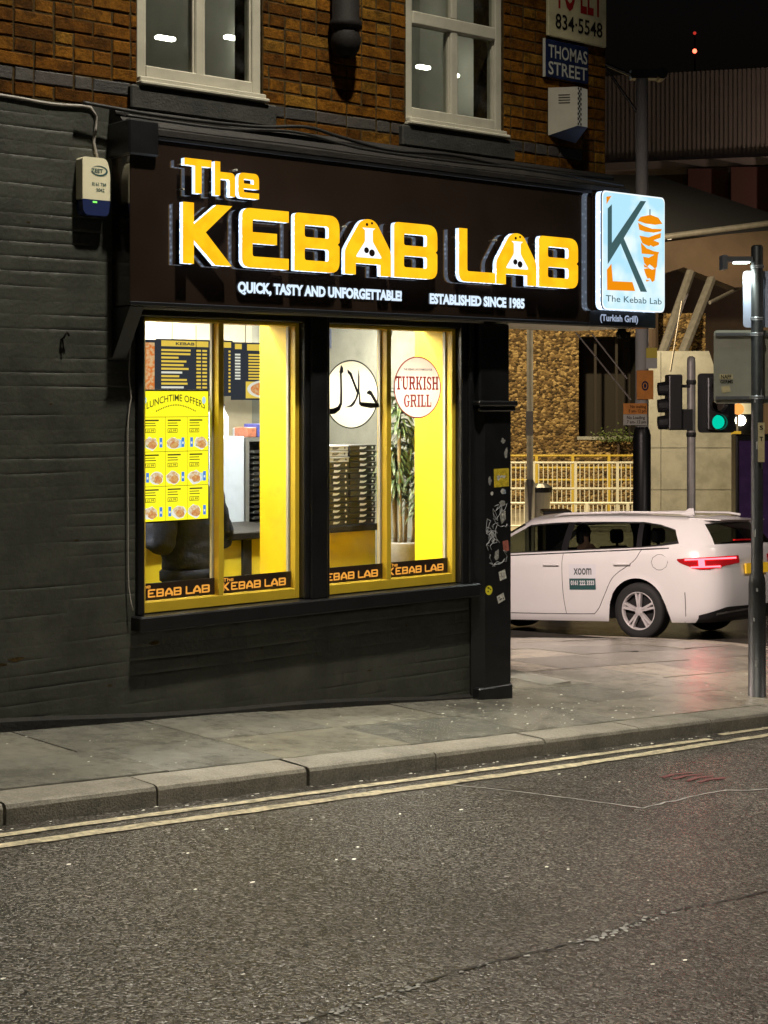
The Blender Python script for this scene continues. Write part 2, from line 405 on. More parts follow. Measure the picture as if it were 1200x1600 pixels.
# gully grate painted marks, trench joint and crack
for k in range(4):
    y0 = -2.03 - .058 * k
    strip([(-.86 + .03 * k, y0 - .03), (-.72 + .02 * k, y0), (-.58 + .02 * k, y0 - .005)], .022, .005, 'utility_mark', 'red_mark', road, .006)
def wob(P, a, st=.06):
    q = catmull([Vector(p) for p in P], st); return [(p.x + random.uniform(-a, a), p.y + random.uniform(-a, a)) for p in q]
strip(wob([(-2.08, -1.74), (-1.86, -2.01), (-1.55, -2.54)], .004), .012, .004, 'patch_joint', 'white_line', road, .003)
strip(wob([(-1.55, -2.54), (-.87, -2.43), (-.53, -2.5), (.5, -2.4), (2, -2.25)], .006), .012, .0045, 'patch_joint', 'white_line', road, .004)
CR = [(-5.2, -4.06), (-4.6, -4.0), (-4.29, -3.95), (-3.8, -3.89), (-3.37, -3.87), (-2.81, -3.78), (-2.25, -3.78), (-1, -3.66), (1, -3.5)]
strip(wob(CR, .006, .035), .006, .004, 'road_crack', 'tar', road, .005)
m = MB(); crp = catmull([Vector(p) for p in CR], .012)
for p in crp:
    dens = .8 if -3.42 < p.x < -3.1 else .55 if -4.75 < p.x < -4.15 else .35 if -3.1 < p.x < -2.8 else .12 if p.x < -3.4 else .04
    if random.random() < dens:
        for r_ in range(2):
            x, y, s_ = p.x + random.gauss(0, .012), p.y - .012 + random.gauss(0, .010), random.uniform(.004, .013); a_ = random.uniform(0, 6.28)
            m.add([(x + s_ * random.uniform(.5, 1.3) * math.cos(a_ + k * 1.26), y + s_ * random.uniform(.4, 1) * math.sin(a_ + k * 1.26), H(x, y) - KH + .005 + random.uniform(0, .001)) for k in range(5)], [(0, 1, 2, 3, 4)])
m.build('worn_paint', 'white_line', road, kind='stuff')

# kerb stones
kerb = thing('kerb', None, None, (0, 0, 0)); tag(kerb, kind='structure', label='worn granite kerb along the pavement edge')
def kerbline(i, o):
    p = KL[i]; d = (KL[min(i + 1, len(KL) - 1)] - KL[max(i - 1, 0)]).normalized(); nn = Vector((-d.y, d.x)); return p + nn * o
i = 0; ln = 0; start = 0
while i < len(KL) - 1:
    ln = 0; j = i; tgt = random.uniform(.68, .86)
    while j < len(KL) - 1 and ln < tgt: ln += (KL[j + 1] - KL[j]).length; j += 1
    m = MB(); vs = []; ids = list(range(i, j + 1)); n = len(ids); dz = random.uniform(-.004, .004); dn = random.uniform(-.006, .006)
    for k, q in enumerate(ids):
        sh = .007 if k == 0 else (-.007 if k == n - 1 else 0)
        d = (KL[min(q + 1, len(KL) - 1)] - KL[max(q - 1, 0)]).normalized() * sh
        for o, z in ((0, -.14), (0, -.022), (.008, -.006), (.025, 0), (.215, .002), (.222, -.006), (.222, -.1)):
            p = kerbline(q, o + dn) + d; vs.append((p.x, p.y, H(p.x, p.y) + z + dz + random.uniform(-.0012, .0012)))
    c = 7
    m.add(vs, [(a * c + b, (a + 1) * c + b, (a + 1) * c + b + 1, a * c + b + 1) for a in range(n - 1) for b in range(c - 1)] + [tuple(range(c)), tuple(range((n - 1) * c, n * c))])
    if KL[i].x > -8: m.build('kerb_stone', 'kerb', kerb)
    else: m.build('kerb_stone', 'kerb', kerb)
    i = j
# pavement bed and slabs
pave = thing('pavement', None, None, (0, 0, 0)); tag(pave, kind='structure', label='stone flag pavement around the shop corner')
m = MB(); N = len(KL)
vs = []
for q in range(N):
    a = kerbline(q, .18)
    b = Vector((min(a.x, 1.1), 1.2)) if q < 44 + 0 else None
    for t in (0, 1):
        p = a if t == 0 else Vector((a.x, 1.5) if a.x < .3 and a.y < 0 else (.3, 1.5 + max(0, q - 90) * .15))
        vs.append((p.x, p.y, H(p.x, p.y) - .030))
m.add(vs, [(2 * q, 2 * q + 1, 2 * q + 3, 2 * q + 2) for q in range(N - 1)]); m.build('paving_bed', 'joint', pave)
def clip(poly, f):                                     # keep the part of a polygon where f(p) >= 0
    out = []
    for i, p in enumerate(poly):
        q = poly[(i + 1) % len(poly)]; a, b = f(p), f(q)
        if a >= 0: out.append(p)
        if (a >= 0) != (b >= 0): out.append(p + (q - p) * (a / (a - b)))
    return out
def slab(poly, dz=0):
    c = sum(poly, Vector((0, 0))) / len(poly)
    m = MB(); n = len(poly); t1, t2 = random.uniform(-.003, .003), random.uniform(-.003, .003)
    f = lambda p: H(p.x, p.y) + dz + (p.x - c.x) * t1 + (p.y - c.y) * t2
    outer = [p + (c - p).normalized() * .005 for p in poly]; inner = [p + (c - p).normalized() * .0065 for p in poly]
    vs = [(p.x, p.y, f(p) - .04) for p in outer] + [(p.x, p.y, f(p) - .0035) for p in outer] + [(p.x, p.y, f(p)) for p in inner]
    fs = [(i, (i + 1) % n, n + (i + 1) % n, n + i) for i in range(n)] + [(n + i, n + (i + 1) % n, 2 * n + (i + 1) % n, 2 * n + i) for i in range(n)] + [tuple(range(2 * n, 3 * n))]
    m.add(vs, fs); m.build('paving_slab', 'slab', pave)
kd = Vector((1, .086)).normalized(); kn = Vector((-.086, 1)).normalized(); ko = Vector((0, -1.25))
fk = lambda p: inside_pave(p.x, p.y)
rows = [0.238, .80, 1.42, 2.05, 2.68, 3.3, 3.95, 4.6, 5.25, 5.9, 6.55, 7.2, 7.85, 8.5]
for r in range(len(rows) - 1):
    x = -9.5 + random.uniform(0, .5) if r < 2 else (.2 if r > 2 else -.4)
    while x < 5.6:
        w = random.uniform(.62, .98)
        P = [ko + kd * a + kn * b for a, b in ((x, rows[r]), (x + w, rows[r]), (x + w, rows[r + 1]), (x, rows[r + 1]))]
        x += w
        c = sum(P, Vector((0, 0))) / 4
        if r >= 1: P = clip(P, lambda p: .035 - p.y if p.x < -.02 else 1)
        if len(P) > 2 and c.x > -.4: P = clip(P, lambda p: (p.x + .1) * .75 - p.y * .66 + .08 if p.y < 1.3 else p.x - .95)
        if len(P) > 2 and max(p.x for p in P) > 2.0: P = clip(P, fk)
        if len(P) > 2 and (max(p.x for p in P) - min(p.x for p in P)) > .06: slab(P, random.uniform(-.003, .003))
# small litter and gum spots
m = MB()
def fleck(x, y, z, s):
    a = random.uniform(0, 6.28); n = random.choice((4, 5, 6))
    m.add([(x + s * random.uniform(.6, 1) * math.cos(a + k * 6.28 / n), y + s * .7 * random.uniform(.6, 1) * math.sin(a + k * 6.28 / n), z) for k in range(n)] + [(x, y, z + s * .25)], [(k, (k + 1) % n, n) for k in range(n)])
for k in range(40):
    x = random.gauss(-.1, .55); y = random.uniform(-1.0, -.1)
    if ykerb(x) + .25 < y: fleck(x, y, H(x, y) + .004, random.uniform(.007, .017))
for k in range(90):
    x = random.uniform(-4.5, 4); y = random.uniform(ykerb(x) + .25, -.1); fleck(x, y, H(x, y) + .003, random.uniform(.004, .010))
for k in range(85):
    x = random.uniform(-6, 3); y = random.uniform(-4.8, -1.7); fleck(x, y, H(x, y) - KH + .004, random.uniform(.004, .014))
for k in range(60):
    x = random.uniform(-4.5, 1.5); y = ykerb(x) - random.uniform(.015, .07); fleck(x, y, H(x, y) - KH + .003, random.uniform(.006, .016))
lit = m.build('litter', 'litter', kind='stuff'); tag(lit, 'pale flecks of litter and gum dotted over pavement and road', 'litter')

# ================================================================== the corner building
bld = thing('corner_building', 'brick corner building with dark painted ground floor and lit takeaway shop', 'building', (-2, 0, 0))
OPEN = [(-2.823, -1.985, 3.70, 5.15), (-.89, -.045, 3.70, 5.15)]          # upper window openings
SHOP = [(-2.80, -1.723, .79, 2.43), (-1.532, -.475, .79, 2.43)]            # shop window openings
# --- upper brick wall
bw = MB()
XL, XR, ZB, ZT = -9., .947, 3.42, 7.0
def holes_wall(m, x0, x1, z0, z1, y0, y1, holes, mat=0):
    xs = sorted({x0, x1, *[h[0] for h in holes], *[h[1] for h in holes]}); zs = sorted({z0, z1, *[h[2] for h in holes], *[h[3] for h in holes]})
    for a, b in zip(xs, xs[1:]):
        for c, d in zip(zs, zs[1:]):
            cx, cz = (a + b) / 2, (c + d) / 2
            if any(h[0] < cx < h[1] and h[2] < cz < h[3] for h in holes): continue
            m.box(a, b, y0, y1, c, d, mat)
holes_wall(bw, XL, XR, ZB, ZT, .008, .3, OPEN)
bw.box(.647, XR - .008, .3, 8, ZB, ZT); bw.box(XL, .64, 7.7, 8, -.5, ZT)
bwall = bw.build('brick_wall', 'mortar', bld)
BH, BL = .0755, .231
def brick_mesh(w, h, d=.05):
    m = MB(); c = .0035
    j = lambda: random.uniform(-.003, .003)
    x0, x1, z0, z1 = -w / 2, w / 2, -h / 2, h / 2
    f = [(x0 + c + j(), 0, z0 + c + j()), (x1 - c + j(), 0, z0 + c + j()), (x1 - c + j(), 0, z1 - c + j()), (x0 + c + j(), 0, z1 - c + j())]
    e = [(x0 + j(), c, z0 + j()), (x1 + j(), c, z0 + j()), (x1 + j(), c, z1 + j()), (x0 + j(), c, z1 + j())]
    b = [(x0, d, z0), (x1, d, z0), (x1, d, z1), (x0, d, z1)]
    m.add(f + e + b, [(0, 1, 2, 3)] + [(i, 4 + i, 4 + (i + 1) % 4, (i + 1) % 4) for i in range(4)] + [(4 + i, 8 + i, 8 + (i + 1) % 4, 4 + (i + 1) % 4) for i in range(4)])
    return m
def mesh_only(m, name, mat):
    me = bpy.data.meshes.new(name); me.from_pydata(m.v, [], m.f); me.materials.append(MATS[mat]); me.update(); return me
stret = [mesh_only(brick_mesh(BL - .011, BH - .011), 'brick', 'brick') for k in range(6)]
head = [mesh_only(brick_mesh(.112 - .010, BH - .011), 'brick', 'brick') for k in range(6)]
stret_b = [mesh_only(brick_mesh(BL - .011, BH - .011), 'brick', 'blue_brick') for k in range(4)]
head_b = [mesh_only(brick_mesh(.112 - .010, BH - .011), 'brick', 'blue_brick') for k in range(3)]
rest = MB(); nb = 0
def put_brick(x, z, hd, w, blue, odd):
    global nb
    vis = x > -3.85 and z < 4.86 and not (x > -2.6 and z > 4.25 and x < -2.2)
    y = random.uniform(-.001, .005)
    if vis and nb < 300:
        pool = (head_b if hd else stret_b) if blue else (head if hd else stret)
        me = random.choice(pool) if not odd else mesh_only(brick_mesh(w - .011, BH - .011), 'brick', 'blue_brick' if blue else 'brick')
        o = bpy.data.objects.new('brick', me); COL.objects.link(o); o.parent = bwall
        o.location = Vector((x, y, z)) - WLOC[bwall.name]; o.rotation_euler = (0, random.gauss(0, .006), 0); nb += 1
    else:
        bm_ = brick_mesh(w - .011, BH - .011); rest.add([(p[0] + x, p[1] + y, p[2] + z) for p in bm_.v], bm_.f, 1 if blue else 0)
k = 0; z = 3.56 + BH / 2
while z < 6.0:
    hdr = k % 5 == 3
    step = .1155 if hdr else BL
    x = XR; n_in = 0
    x = XR
    first = True
    while x > -5.2:
        w = step
        if first and k % 2 == 0: w = .1155
        if not hdr and random.random() < .16: w = .1155
        if not hdr and k % 5 in (1, 4) and random.random() < .45: w = .1155
        a, b = x - w, x; first = False; x = a
        segs = [(a, b)]
        for h in OPEN:
            if h[2] - .01 < z < h[3] + .01:
                ns = []
                for s0, s1 in segs:
                    if s1 <= h[0] or s0 >= h[1]: ns.append((s0, s1)); continue
                    if s0 < h[0] - .02: ns.append((s0, h[0]))
                    if s1 > h[1] + .02: ns.append((h[1], s1))
                segs = ns
        for s0, s1 in segs:
            wd_ = s1 - s0
            if wd_ < .03: continue
            std = abs(wd_ - .1155) < .002 or abs(wd_ - BL) < .002
            blue = (3.60 < z < 3.74 and s1 > -4.2 and s0 < .6)
            put_brick((s0 + s1) / 2, z, wd_ < .13, wd_, blue, not std)
    k += 1; z += BH
if rest.v:
    o = rest.build('brickwork', ['brick', 'blue_brick'], bwall, kind='stuff')
# --- ground floor core walls (with shop openings); chamfered corner entrance behind the pillar
m = MB(); holes_wall(m, XL, -.30, -.9, 3.42, .012, .30, SHOP)
m.build('ground_wall', 'painted', bld)
# --- painted brick courses: each course a wavy strip of paint-filled brickwork
pw = thing('painted_wall', None, None, (0, 0, 0)); pw.parent = bld; pw.location = -WLOC[bld.name]; WLOC[pw.name] = Vector((0, 0, 0))
EDG = {}
def edge_at(k, x):
    if k not in EDG: EDG[k] = [(random.uniform(.5, 7), random.uniform(0, 6.28), random.uniform(.0006, .0022)) for _ in range(5)] + [random.uniform(0, 6.28)]
    e = EDG[k]; return sum(a * math.sin(f * x + p) for f, p, a in e[:5]), max(.0003, .0011 + .0013 * math.sin(1.3 * x + e[5]) + .0010 * math.sin(9 * x + e[5]))
def face_y(x, z): return -.006 + .0012 * math.sin(1.7 * x + 2.3 * z) + .0009 * math.sin(4.1 * x - 3.3 * z + 1)
def course(x0, x1, k):
    m = MB(); vs = []; xs = []
    zc0, zc1 = -.30 + k * BH, -.30 + (k + 1) * BH
    x = x0 - ((k % 2) * BL / 2 + random.uniform(0, .02)); prev = x0
    cols = [(x0, 0)]
    while x < x1:
        for dx, g in ((-.004, 0), (0, random.choice((0, .0006, .0012, .0018))), (.004, 0)):
            if x0 + .006 < x + dx < x1 - .006: cols.append((x + dx, g))
        for t in (.25, .5, .75):
            if x0 + .006 < x + BL * t < x1 - .006: cols.append((x + BL * t, 0))
        x += BL
    cols.append((x1, 0))
    for x, g in cols:
        (e0, g0), (e1, g1) = edge_at(k, x), edge_at(k + 1, x); r_ = lambda: random.uniform(-.0003, .0003)
        for z, gg in ((zc0 + e0, max(g0, 0)), (zc0 + e0 + .004, g), (zc0 + e0 + .02, g), ((zc0 + zc1) / 2, g), (zc1 + e1 - .02, g), (zc1 + e1 - .004, g), (zc1 + e1, max(g1, 0))):
            vs.append((x, face_y(x, z) + gg + (r_() if gg == g else 0), z))
    c = 7; n = len(cols) - 1
    m.add(vs, [(a * c + b, (a + 1) * c + b, (a + 1) * c + b + 1, a * c + b + 1) for a in range(n) for b in range(c - 1)])
    return m.build('brick_course', 'painted', pw, smooth=True)
for k in range(51):
    z = -.30 + (k + .5) * BH
    course(-5.2, -.34 if z < .70 else (-2.835 if z < 2.46 else -2.985), k)
m = MB(); rc_ = random.Random(21)
for x, z, sz in ((-2.72, .62, .05), (-3.55, .62, .05), (-3.62, .60, .03), (-3.2, 1.22, .018), (-3.35, 1.95, .014), (-1.2, .30, .02), (-2.0, .52, .016), (-3.0, .42, .02), (-.9, .55, .018), (-3.48, 2.9, .016), (-1.6, .45, .012)):
    n_ = 9; m.add([(x + sz * rc_.uniform(.5, 1.1) * math.cos(k * 6.283 / n_), face_y(x, z) - .0014, z + sz * .3 * rc_.uniform(.5, 1.1) * math.sin(k * 6.283 / n_)) for k in range(n_)], [tuple(range(n_))])
m.build('paint_chip', 'mortar', pw, kind='stuff')
# base fillet of dirt / plinth at the foot of the wall
m = MB()
for q in range(36):
    xa, xb = -9 + q * (8.65 / 36), -9 + (q + 1) * (8.65 / 36)
    vs = []
    for x in (xa, xb):
        hz = H(x, 0); vs += [(x, -.034, hz - .05), (x, -.030, hz + .020 + .010 * math.sin(x * 3)), (x, -.004, hz + .038 + .010 * math.sin(x * 3)), (x, .012, hz - .05)]
    m.add(vs, [(0, 4, 5, 1), (1, 5, 6, 2), (2, 6, 7, 3)])
m.build('plinth', 'plinth', bld)
# --- upper windows
def upper_window(x0, x1, z0, z1, transom):
    w = thing('window', None, None, (0, 0, 0)); w.parent = bld; w.location = -WLOC[bld.name]; WLOC[w.name] = Vector((0, 0, 0))
    f = MB(); fw = .062; y0, y1 = .018, .085
    zb = z0 + .055
    f.cbox(x0 + .004, x0 + fw, y0, y1, zb, z1, .006); f.cbox(x1 - fw, x1 - .004, y0, y1, zb, z1, .006)
    f.cbox(x0 + fw, x1 - fw, y0 + .001, y1, zb, zb + fw + .01, .006); f.cbox(x0 + fw, x1 - fw, y0 + .001, y1, z1 - fw, z1, .006)
    xm = (x0 + x1) / 2
    f.cbox(x0 + fw, x1 - fw, y0 - .004, y1, transom, transom + .085, .008)
    f.cbox(xm - .03, xm + .03, y0 + .002, y1, zb + fw, transom, .007); f.cbox(xm - .026, xm + .026, y0 + .002, y1, transom + .085, z1 - fw, .007)
    # opening light sash rim, a little proud
    for a, b in ((x0 + fw, xm - .03), (xm + .03, x1 - fw)):
        f.box(a, a + .012, y0 + .02, y1, zb + fw, transom); f.box(b - .012, b, y0 + .02, y1, zb + fw, transom)
    f.build('window_frame', 'upvc', w)
    s = MB(); s.cbox(x0 - .008, x1 + .012, -.055, .10, z0 + .004, z0 + .026, .006); s.cbox(x0, x1 + .004, -.028, .10, z0 + .026, z0 + .054, .005); s.build('sill', 'upvc', w)
    for a, b, c, d in ((x0 + fw, xm - .03, zb + fw, transom), (xm + .03, x1 - fw, zb + fw, transom), (x0 + fw, xm - .026, transom + .085, z1 - fw), (xm + .026, x1 - fw, transom + .085, z1 - fw)):
        g = MB(); g.box(a, b, .052, .058, c, d); g.build('pane', 'room_glass', w)
    st = MB(); st.cbox(x0 - .06, x1 + .075, -.035, .02, z0 - .132, z0 - .003, .008); st.build('stone_sill', 'stone_dark', w)
    return w
upper_window(*OPEN[0], 4.395); upper_window(*OPEN[1], 4.355)
# upper room seen through the panes
m = MB(); m.box(-4.2, .64, 3.4, 3.44, 3.45, 5.6); m.box(-1.52, -1.46, .31, 3.4, 3.45, 5.6); m.box(.58, .64, .31, 3.4, 3.45, 5.6)
m.box(.15, .58, 1.6, 2.1, 3.45, 5.6)
m.build('interior_wall', 'wall_pale', bld)
m = MB(); m.box(-5, .64, .31, 3.44, 3.40, 3.45); m.build('interior_floor', 'wall_cream', bld)
m = MB(); m.box(-5, .64, .305, 3.44, 5.6, 5.7); m.box(-5, .58, 1.1, 1.3, 5.35, 5.6); m.build('interior_ceiling', 'ceiling', bld)
def batten(x0, x1, y, z, nm='ceil_light_dim'):
    t = MB(); t.cbox(x0, x1, y - .025, y + .025, z, z + .022, .006); t.build('tube_light', nm, bld)
batten(.05, .16, 1.0, 4.36); batten(.33, .44, 1.0, 4.34); batten(-.5, .1, 1.6, 5.3); batten(-2.11, -1.98, 1.0, 4.25); batten(-1.66, -1.5, .9, 4.30); batten(-2.6, -2.0, 1.5, 5.3)
# --- corbel, cornice over the fascia
m = MB(); m.lathe([(.03, 4.04), (.06, 4.055), (.085, 4.09), (.095, 4.14), (.085, 4.19), (.075, 4.205), (.10, 4.215), (.10, 4.25), (.085, 4.27), (.085, 5.4)], (-1.43, -.07, 0), 16); m.build('wall_corbel', 'iron', bld, smooth=True)
m = MB()
prof = [(.01, 3.56), (-.05, 3.555), (-.07, 3.53), (-.07, 3.505), (-.12, 3.495), (-.16, 3.46), (-.19, 3.44), (-.215, 3.43), (-.215, 3.40), (.01, 3.40)]
X0, X1 = -3.0, .955
vs = [(x, y, z) for x in (X0, X1) for y, z in prof]; n = len(prof)
m.add(vs, [(i, i + 1, n + i + 1, n + i) for i in range(n - 1)] + [tuple(range(n)), tuple(range(n, 2 * n))]); m.build('cornice', 'cornice', bld)
m = MB(); m.cbox(-3.01, -2.985 + .16, -.235, .02, 3.28, 3.47, .01); m.build('console_block', 'black_paint', bld)
# bracket under the left end of the fascia
m = MB(); pr = [(.012, 2.47), (-.20, 2.47), (-.012, 2.20), (.012, 2.20)]
vs = [(x, y, z) for x in (-2.985, -2.90) for y, z in pr]; m.add(vs, [(0, 1, 2, 3), (4, 5, 6, 7), (0, 4, 5, 1), (1, 5, 6, 2), (2, 6, 7, 3)]); m.build('bracket', 'black_paint', bld)
# soffit under the overhanging corner
m = MB(); m.box(-.30, .94, .0, 8, 3.38, 3.42); m.box(-.2, 1.0, -.195, .4, 2.47, 2.475); m.build('soffit', 'upvc', bld)
# --- corner pillar (upper pilaster, moulding, square lower shaft with chamfered left edge)
pil = MB(); zb = -.15
pil.cbox(-.345, -.075, -.09, .20, 1.95, 2.47, .012)
pil.build('pilaster', 'black_paint', bld)
pil = MB(); pil.cbox(-.385, -.035, -.13, .24, 1.93, 1.965, .008); pil.cbox(-.37, -.045, -.115, .22, 1.895, 1.93, .008); pil.build('pillar_moulding', 'black_paint', bld)
pil = MB(); sec = [(-.36, .2), (-.36, -.02), (-.295, -.085), (-.065, -.085), (-.05, -.07), (-.05, .2)]
vs = [(x, y, z) for z in (zb, 1.895) for x, y in sec]; n = len(sec)
pil.add(vs, [(i, (i + 1) % n, n + (i + 1) % n, n + i) for i in range(n)] + [tuple(range(n)), tuple(range(n, 2 * n))]); pillar = pil.build('corner_pillar', 'black_paint', bld)
pil = MB(); pil.cbox(-.35, -.045, -.092, .2, -.12, .10, .01); pil.build('pillar_base', 'black_paint', bld)
# stickers and scribbles on the pillar
pm('stk_white', (.55, .53, .48), .5, var=.5, vscale=60); pm('stk_yellow', (.62, .45, .03), .5, var=.45, vscale=40); pm('stk_grey', (.28, .27, .25), .6, var=.5, vscale=70)
pm('stk_blue', (.2, .28, .4), .5, var=.6, vscale=60); pm('stk_red', (.4, .12, .09), .5, var=.4, vscale=50); pm('marker', (.35, .35, .36), .5); pm('stk_lemon', (.75, .65, .03), .5)
def sticker(u, z, w, h, mat, rot=0, shape='q', extra=None):
    m = MB(); c, s = math.cos(rot), math.sin(rot)
    mp = lambda a, b, d=0: (u + a * c - b * s, -.0865 - d, z + a * s + b * c)
    if shape == 'q': pts = [(-w / 2, -h / 2), (w / 2, -h / 2), (w / 2, h / 2), (-w / 2, h / 2)]
    elif shape == 'c': pts = circ(0, 0, w / 2, 20)
    else: pts = [(w / 2 * random.uniform(.5, 1) * math.cos(t * .63), h / 2 * random.uniform(.5, 1) * math.sin(t * .63)) for t in range(10)]
    m.poly([pts], mp)
    mats = [mat]
    if extra:
        mats.append(extra)
        for q in range(4):
            a, b = random.uniform(-.3, .3) * w, random.uniform(-.3, .3) * h
            m.poly([[(a - w * .12, b), (a, b - h * .1), (a + w * .13, b + h * .03), (a, b + h * .09)]], lambda p, r: mp(p, r, .0008), 1)
    m.build('sticker', mats, pillar)
for a in ((-.135, 1.70, .05, .05, 'stk_grey', .2, 'b'), (-.11, 1.62, .045, .09, 'stk_grey', -.2, 'b'), (-.15, 1.46, .135, .12, 'stk_yellow', .03, 'q', 'stk_white'), (-.255, 1.445, .04, .07, 'stk_grey', 0, 'b'),
          (-.135, 1.37, .065, .05, 'stk_white', 0, 'b', 'stk_blue'), (-.235, 1.36, .024, .024, 'stk_white', 0, 'c'), (-.14, 1.29, .08, .05, 'stk_grey', .1, 'b'), (-.14, 1.21, .075, .12, 'stk_grey', 0, 'b', 'stk_white'),
          (-.11, 1.01, .05, .07, 'stk_red', .15, 'q'), (-.19, .96, .055, .09, 'stk_grey', -.2, 'b'), (-.14, .82, .06, .06, 'stk_white', .25, 'q', 'stk_grey'), (-.155, .67, .065, .05, 'stk_white', .35, 'q', 'black_paint'), (-.262, .73, .062, .062, 'stk_lemon', 0, 'c', 'black_paint')):
    sticker(*a)
m = MB()
for q in range(16):
    u, z = random.uniform(-.28, -.18), random.uniform(.88, 1.28)
    pts = [(u, -.087, z)]
    for w_ in range(6): u = min(-.1, max(-.285, u + random.uniform(-.04, .05))); z += random.uniform(-.06, .05); pts.append((u, -.087, z))
    m.tube(catmull(pts, .02), .0022, 4)
m.build('marker_scribble', 'marker', pillar)
# chamfered entrance wall behind the pillar with a glazed door
ch = Vector((.66, .75, 0)).normalized(); cn = Vector((ch.y, -ch.x, 0))
def cham(t, o, z): p = Vector((-.06, .12, 0)) + ch * t + cn * o; return (p.x, p.y, z)
def cbx(m, t0, t1, o0, o1, z0, z1, mat=0):
    m.add([cham(t0, o0, z0), cham(t1, o0, z0), cham(t1, o1, z0), cham(t0, o1, z0), cham(t0, o0, z1), cham(t1, o0, z1), cham(t1, o1, z1), cham(t0, o1, z1)],
          [(0, 3, 2, 1), (4, 5, 6, 7), (0, 1, 5, 4), (1, 2, 6, 5), (2, 3, 7, 6), (3, 0, 4, 7)], mat)
m = MB(); cbx(m, 0, .16, -.1, 0, -.3, 3.4); cbx(m, 1.16, 1.4, -.1, 0, -.4, 3.4); cbx(m, .16, 1.16, -.1, 0, 2.3, 3.4); m.build('entrance_wall', 'black_paint', bld)
m = MB(); cbx(m, .18, .25, -.06, -.02, -.1, 2.28); cbx(m, 1.07, 1.14, -.06, -.02, -.1, 2.28); cbx(m, .25, 1.07, -.06, -.02, 2.18, 2.28); cbx(m, .25, 1.07, -.06, -.02, -.1, .1); dr = m.build('door', 'black_paint', bld)
m = MB(); cbx(m, .25, 1.07, -.043, -.037, .1, 2.18); m.build('door_pane', 'pane_glass', dr)
m = MB(); m.cyl(cham(.32, .03, .8), cham(.32, .03, 1.3), .012); m.build('door_handle', 'upvc', dr)
m = MB(); m.box(.68, .94, 1.06, 8, -.7, 3.42); m.build('side_wall', 'painted', bld)

# --- shop windows
def shop_window(h, xm, idx):
    x0, x1, z0, z1 = h
    w = thing('shop_window', None, None, (0, 0, 0)); w.parent = bld; w.location = -WLOC[bld.name]; WLOC[w.name] = Vector((0, 0, 0))
    f = MB(); d = .10
    f.cbox(x0, x0 + .028, .0, d, z0, z1, .003); f.cbox(x1 - .03, x1, .0, d, z0, z1, .003)
    f.cbox(x0 + .028, x1 - .03, .001, d, z0, z0 + .06, .003); f.cbox(x0 + .028, x1 - .03, .001, d, z1 - .02, z1, .003)
    f.build('frame', 'frame_yellow', w)
    f = MB(); f.cbox(xm - .018, xm + .018, .002, d, z0 + .06, z1 - .02, .003); f.build('mullion', 'frame_yellow', w)
    f = MB()
    for a in (xm - .018, x1 - .03): f.box(a - .012, a, .0565, .078, z0 + .06, z1 - .02)
    f.build('glazing_bead', 'upvc', w)
    for a, b in ((x0 + .028, xm - .018), (xm + .018, x1 - .03)):
        g = MB(); g.box(a, b, .050, .056, z0 + .06, z1 - .02); g.build('pane', 'pane_glass', w)
    # yellow reveal lining on the inside
    r = MB(); r.box(x1 - .024, x1 - .003, d - .02, .38, z0 - .0, z1 + .1); r.box(x0 + .003, x0 + .02, d - .02, .34, z0, z1 + .1); r.box(x0 + .02, x1 - .024, d - .02, .34, z0 + .003, z0 + .03); r.build('reveal', 'wall_yellow', w)
    return w
XM = [-2.274, -1.03]
sw = [shop_window(SHOP[0], XM[0], 0), shop_window(SHOP[1], XM[1], 1)]
m = MB(); m.cbox(-1.722, -1.533, -.055, .1, .785, 2.47, .008); m.cbox(-1.69, -1.565, -.075, -.05, .785, 2.47, .006); m.build('window_post', 'black_paint', bld)
m = MB(); m.cbox(-2.84, -2.801, -.045, .1, .785, 2.47, .008); m.build('jamb', 'black_paint', bld)
m = MB(); m.cbox(-.474, -.36, -.06, .1, .785, 2.47, .008); m.cbox(-.43, -.395, -.085, -.055, .785, 2.47, .006); m.build('jamb', 'black_paint', bld)
m = MB(); m.cbox(-2.868, -.352, -.11, .05, .70, .785, .008); m.build('shop_sill', 'black_paint', bld)
m = MB(); m.cbox(-2.84, -.36, -.05, .1, 2.431, 2.475, .006); m.build('head_rail', 'black_paint', bld)
pm('soffit_strip', (.35, .33, .28), .4); m = MB(); m.box(-2.93, -.4, -.185, -.165, 2.462, 2.474); m.build('soffit_strip', 'soffit_strip', bld)

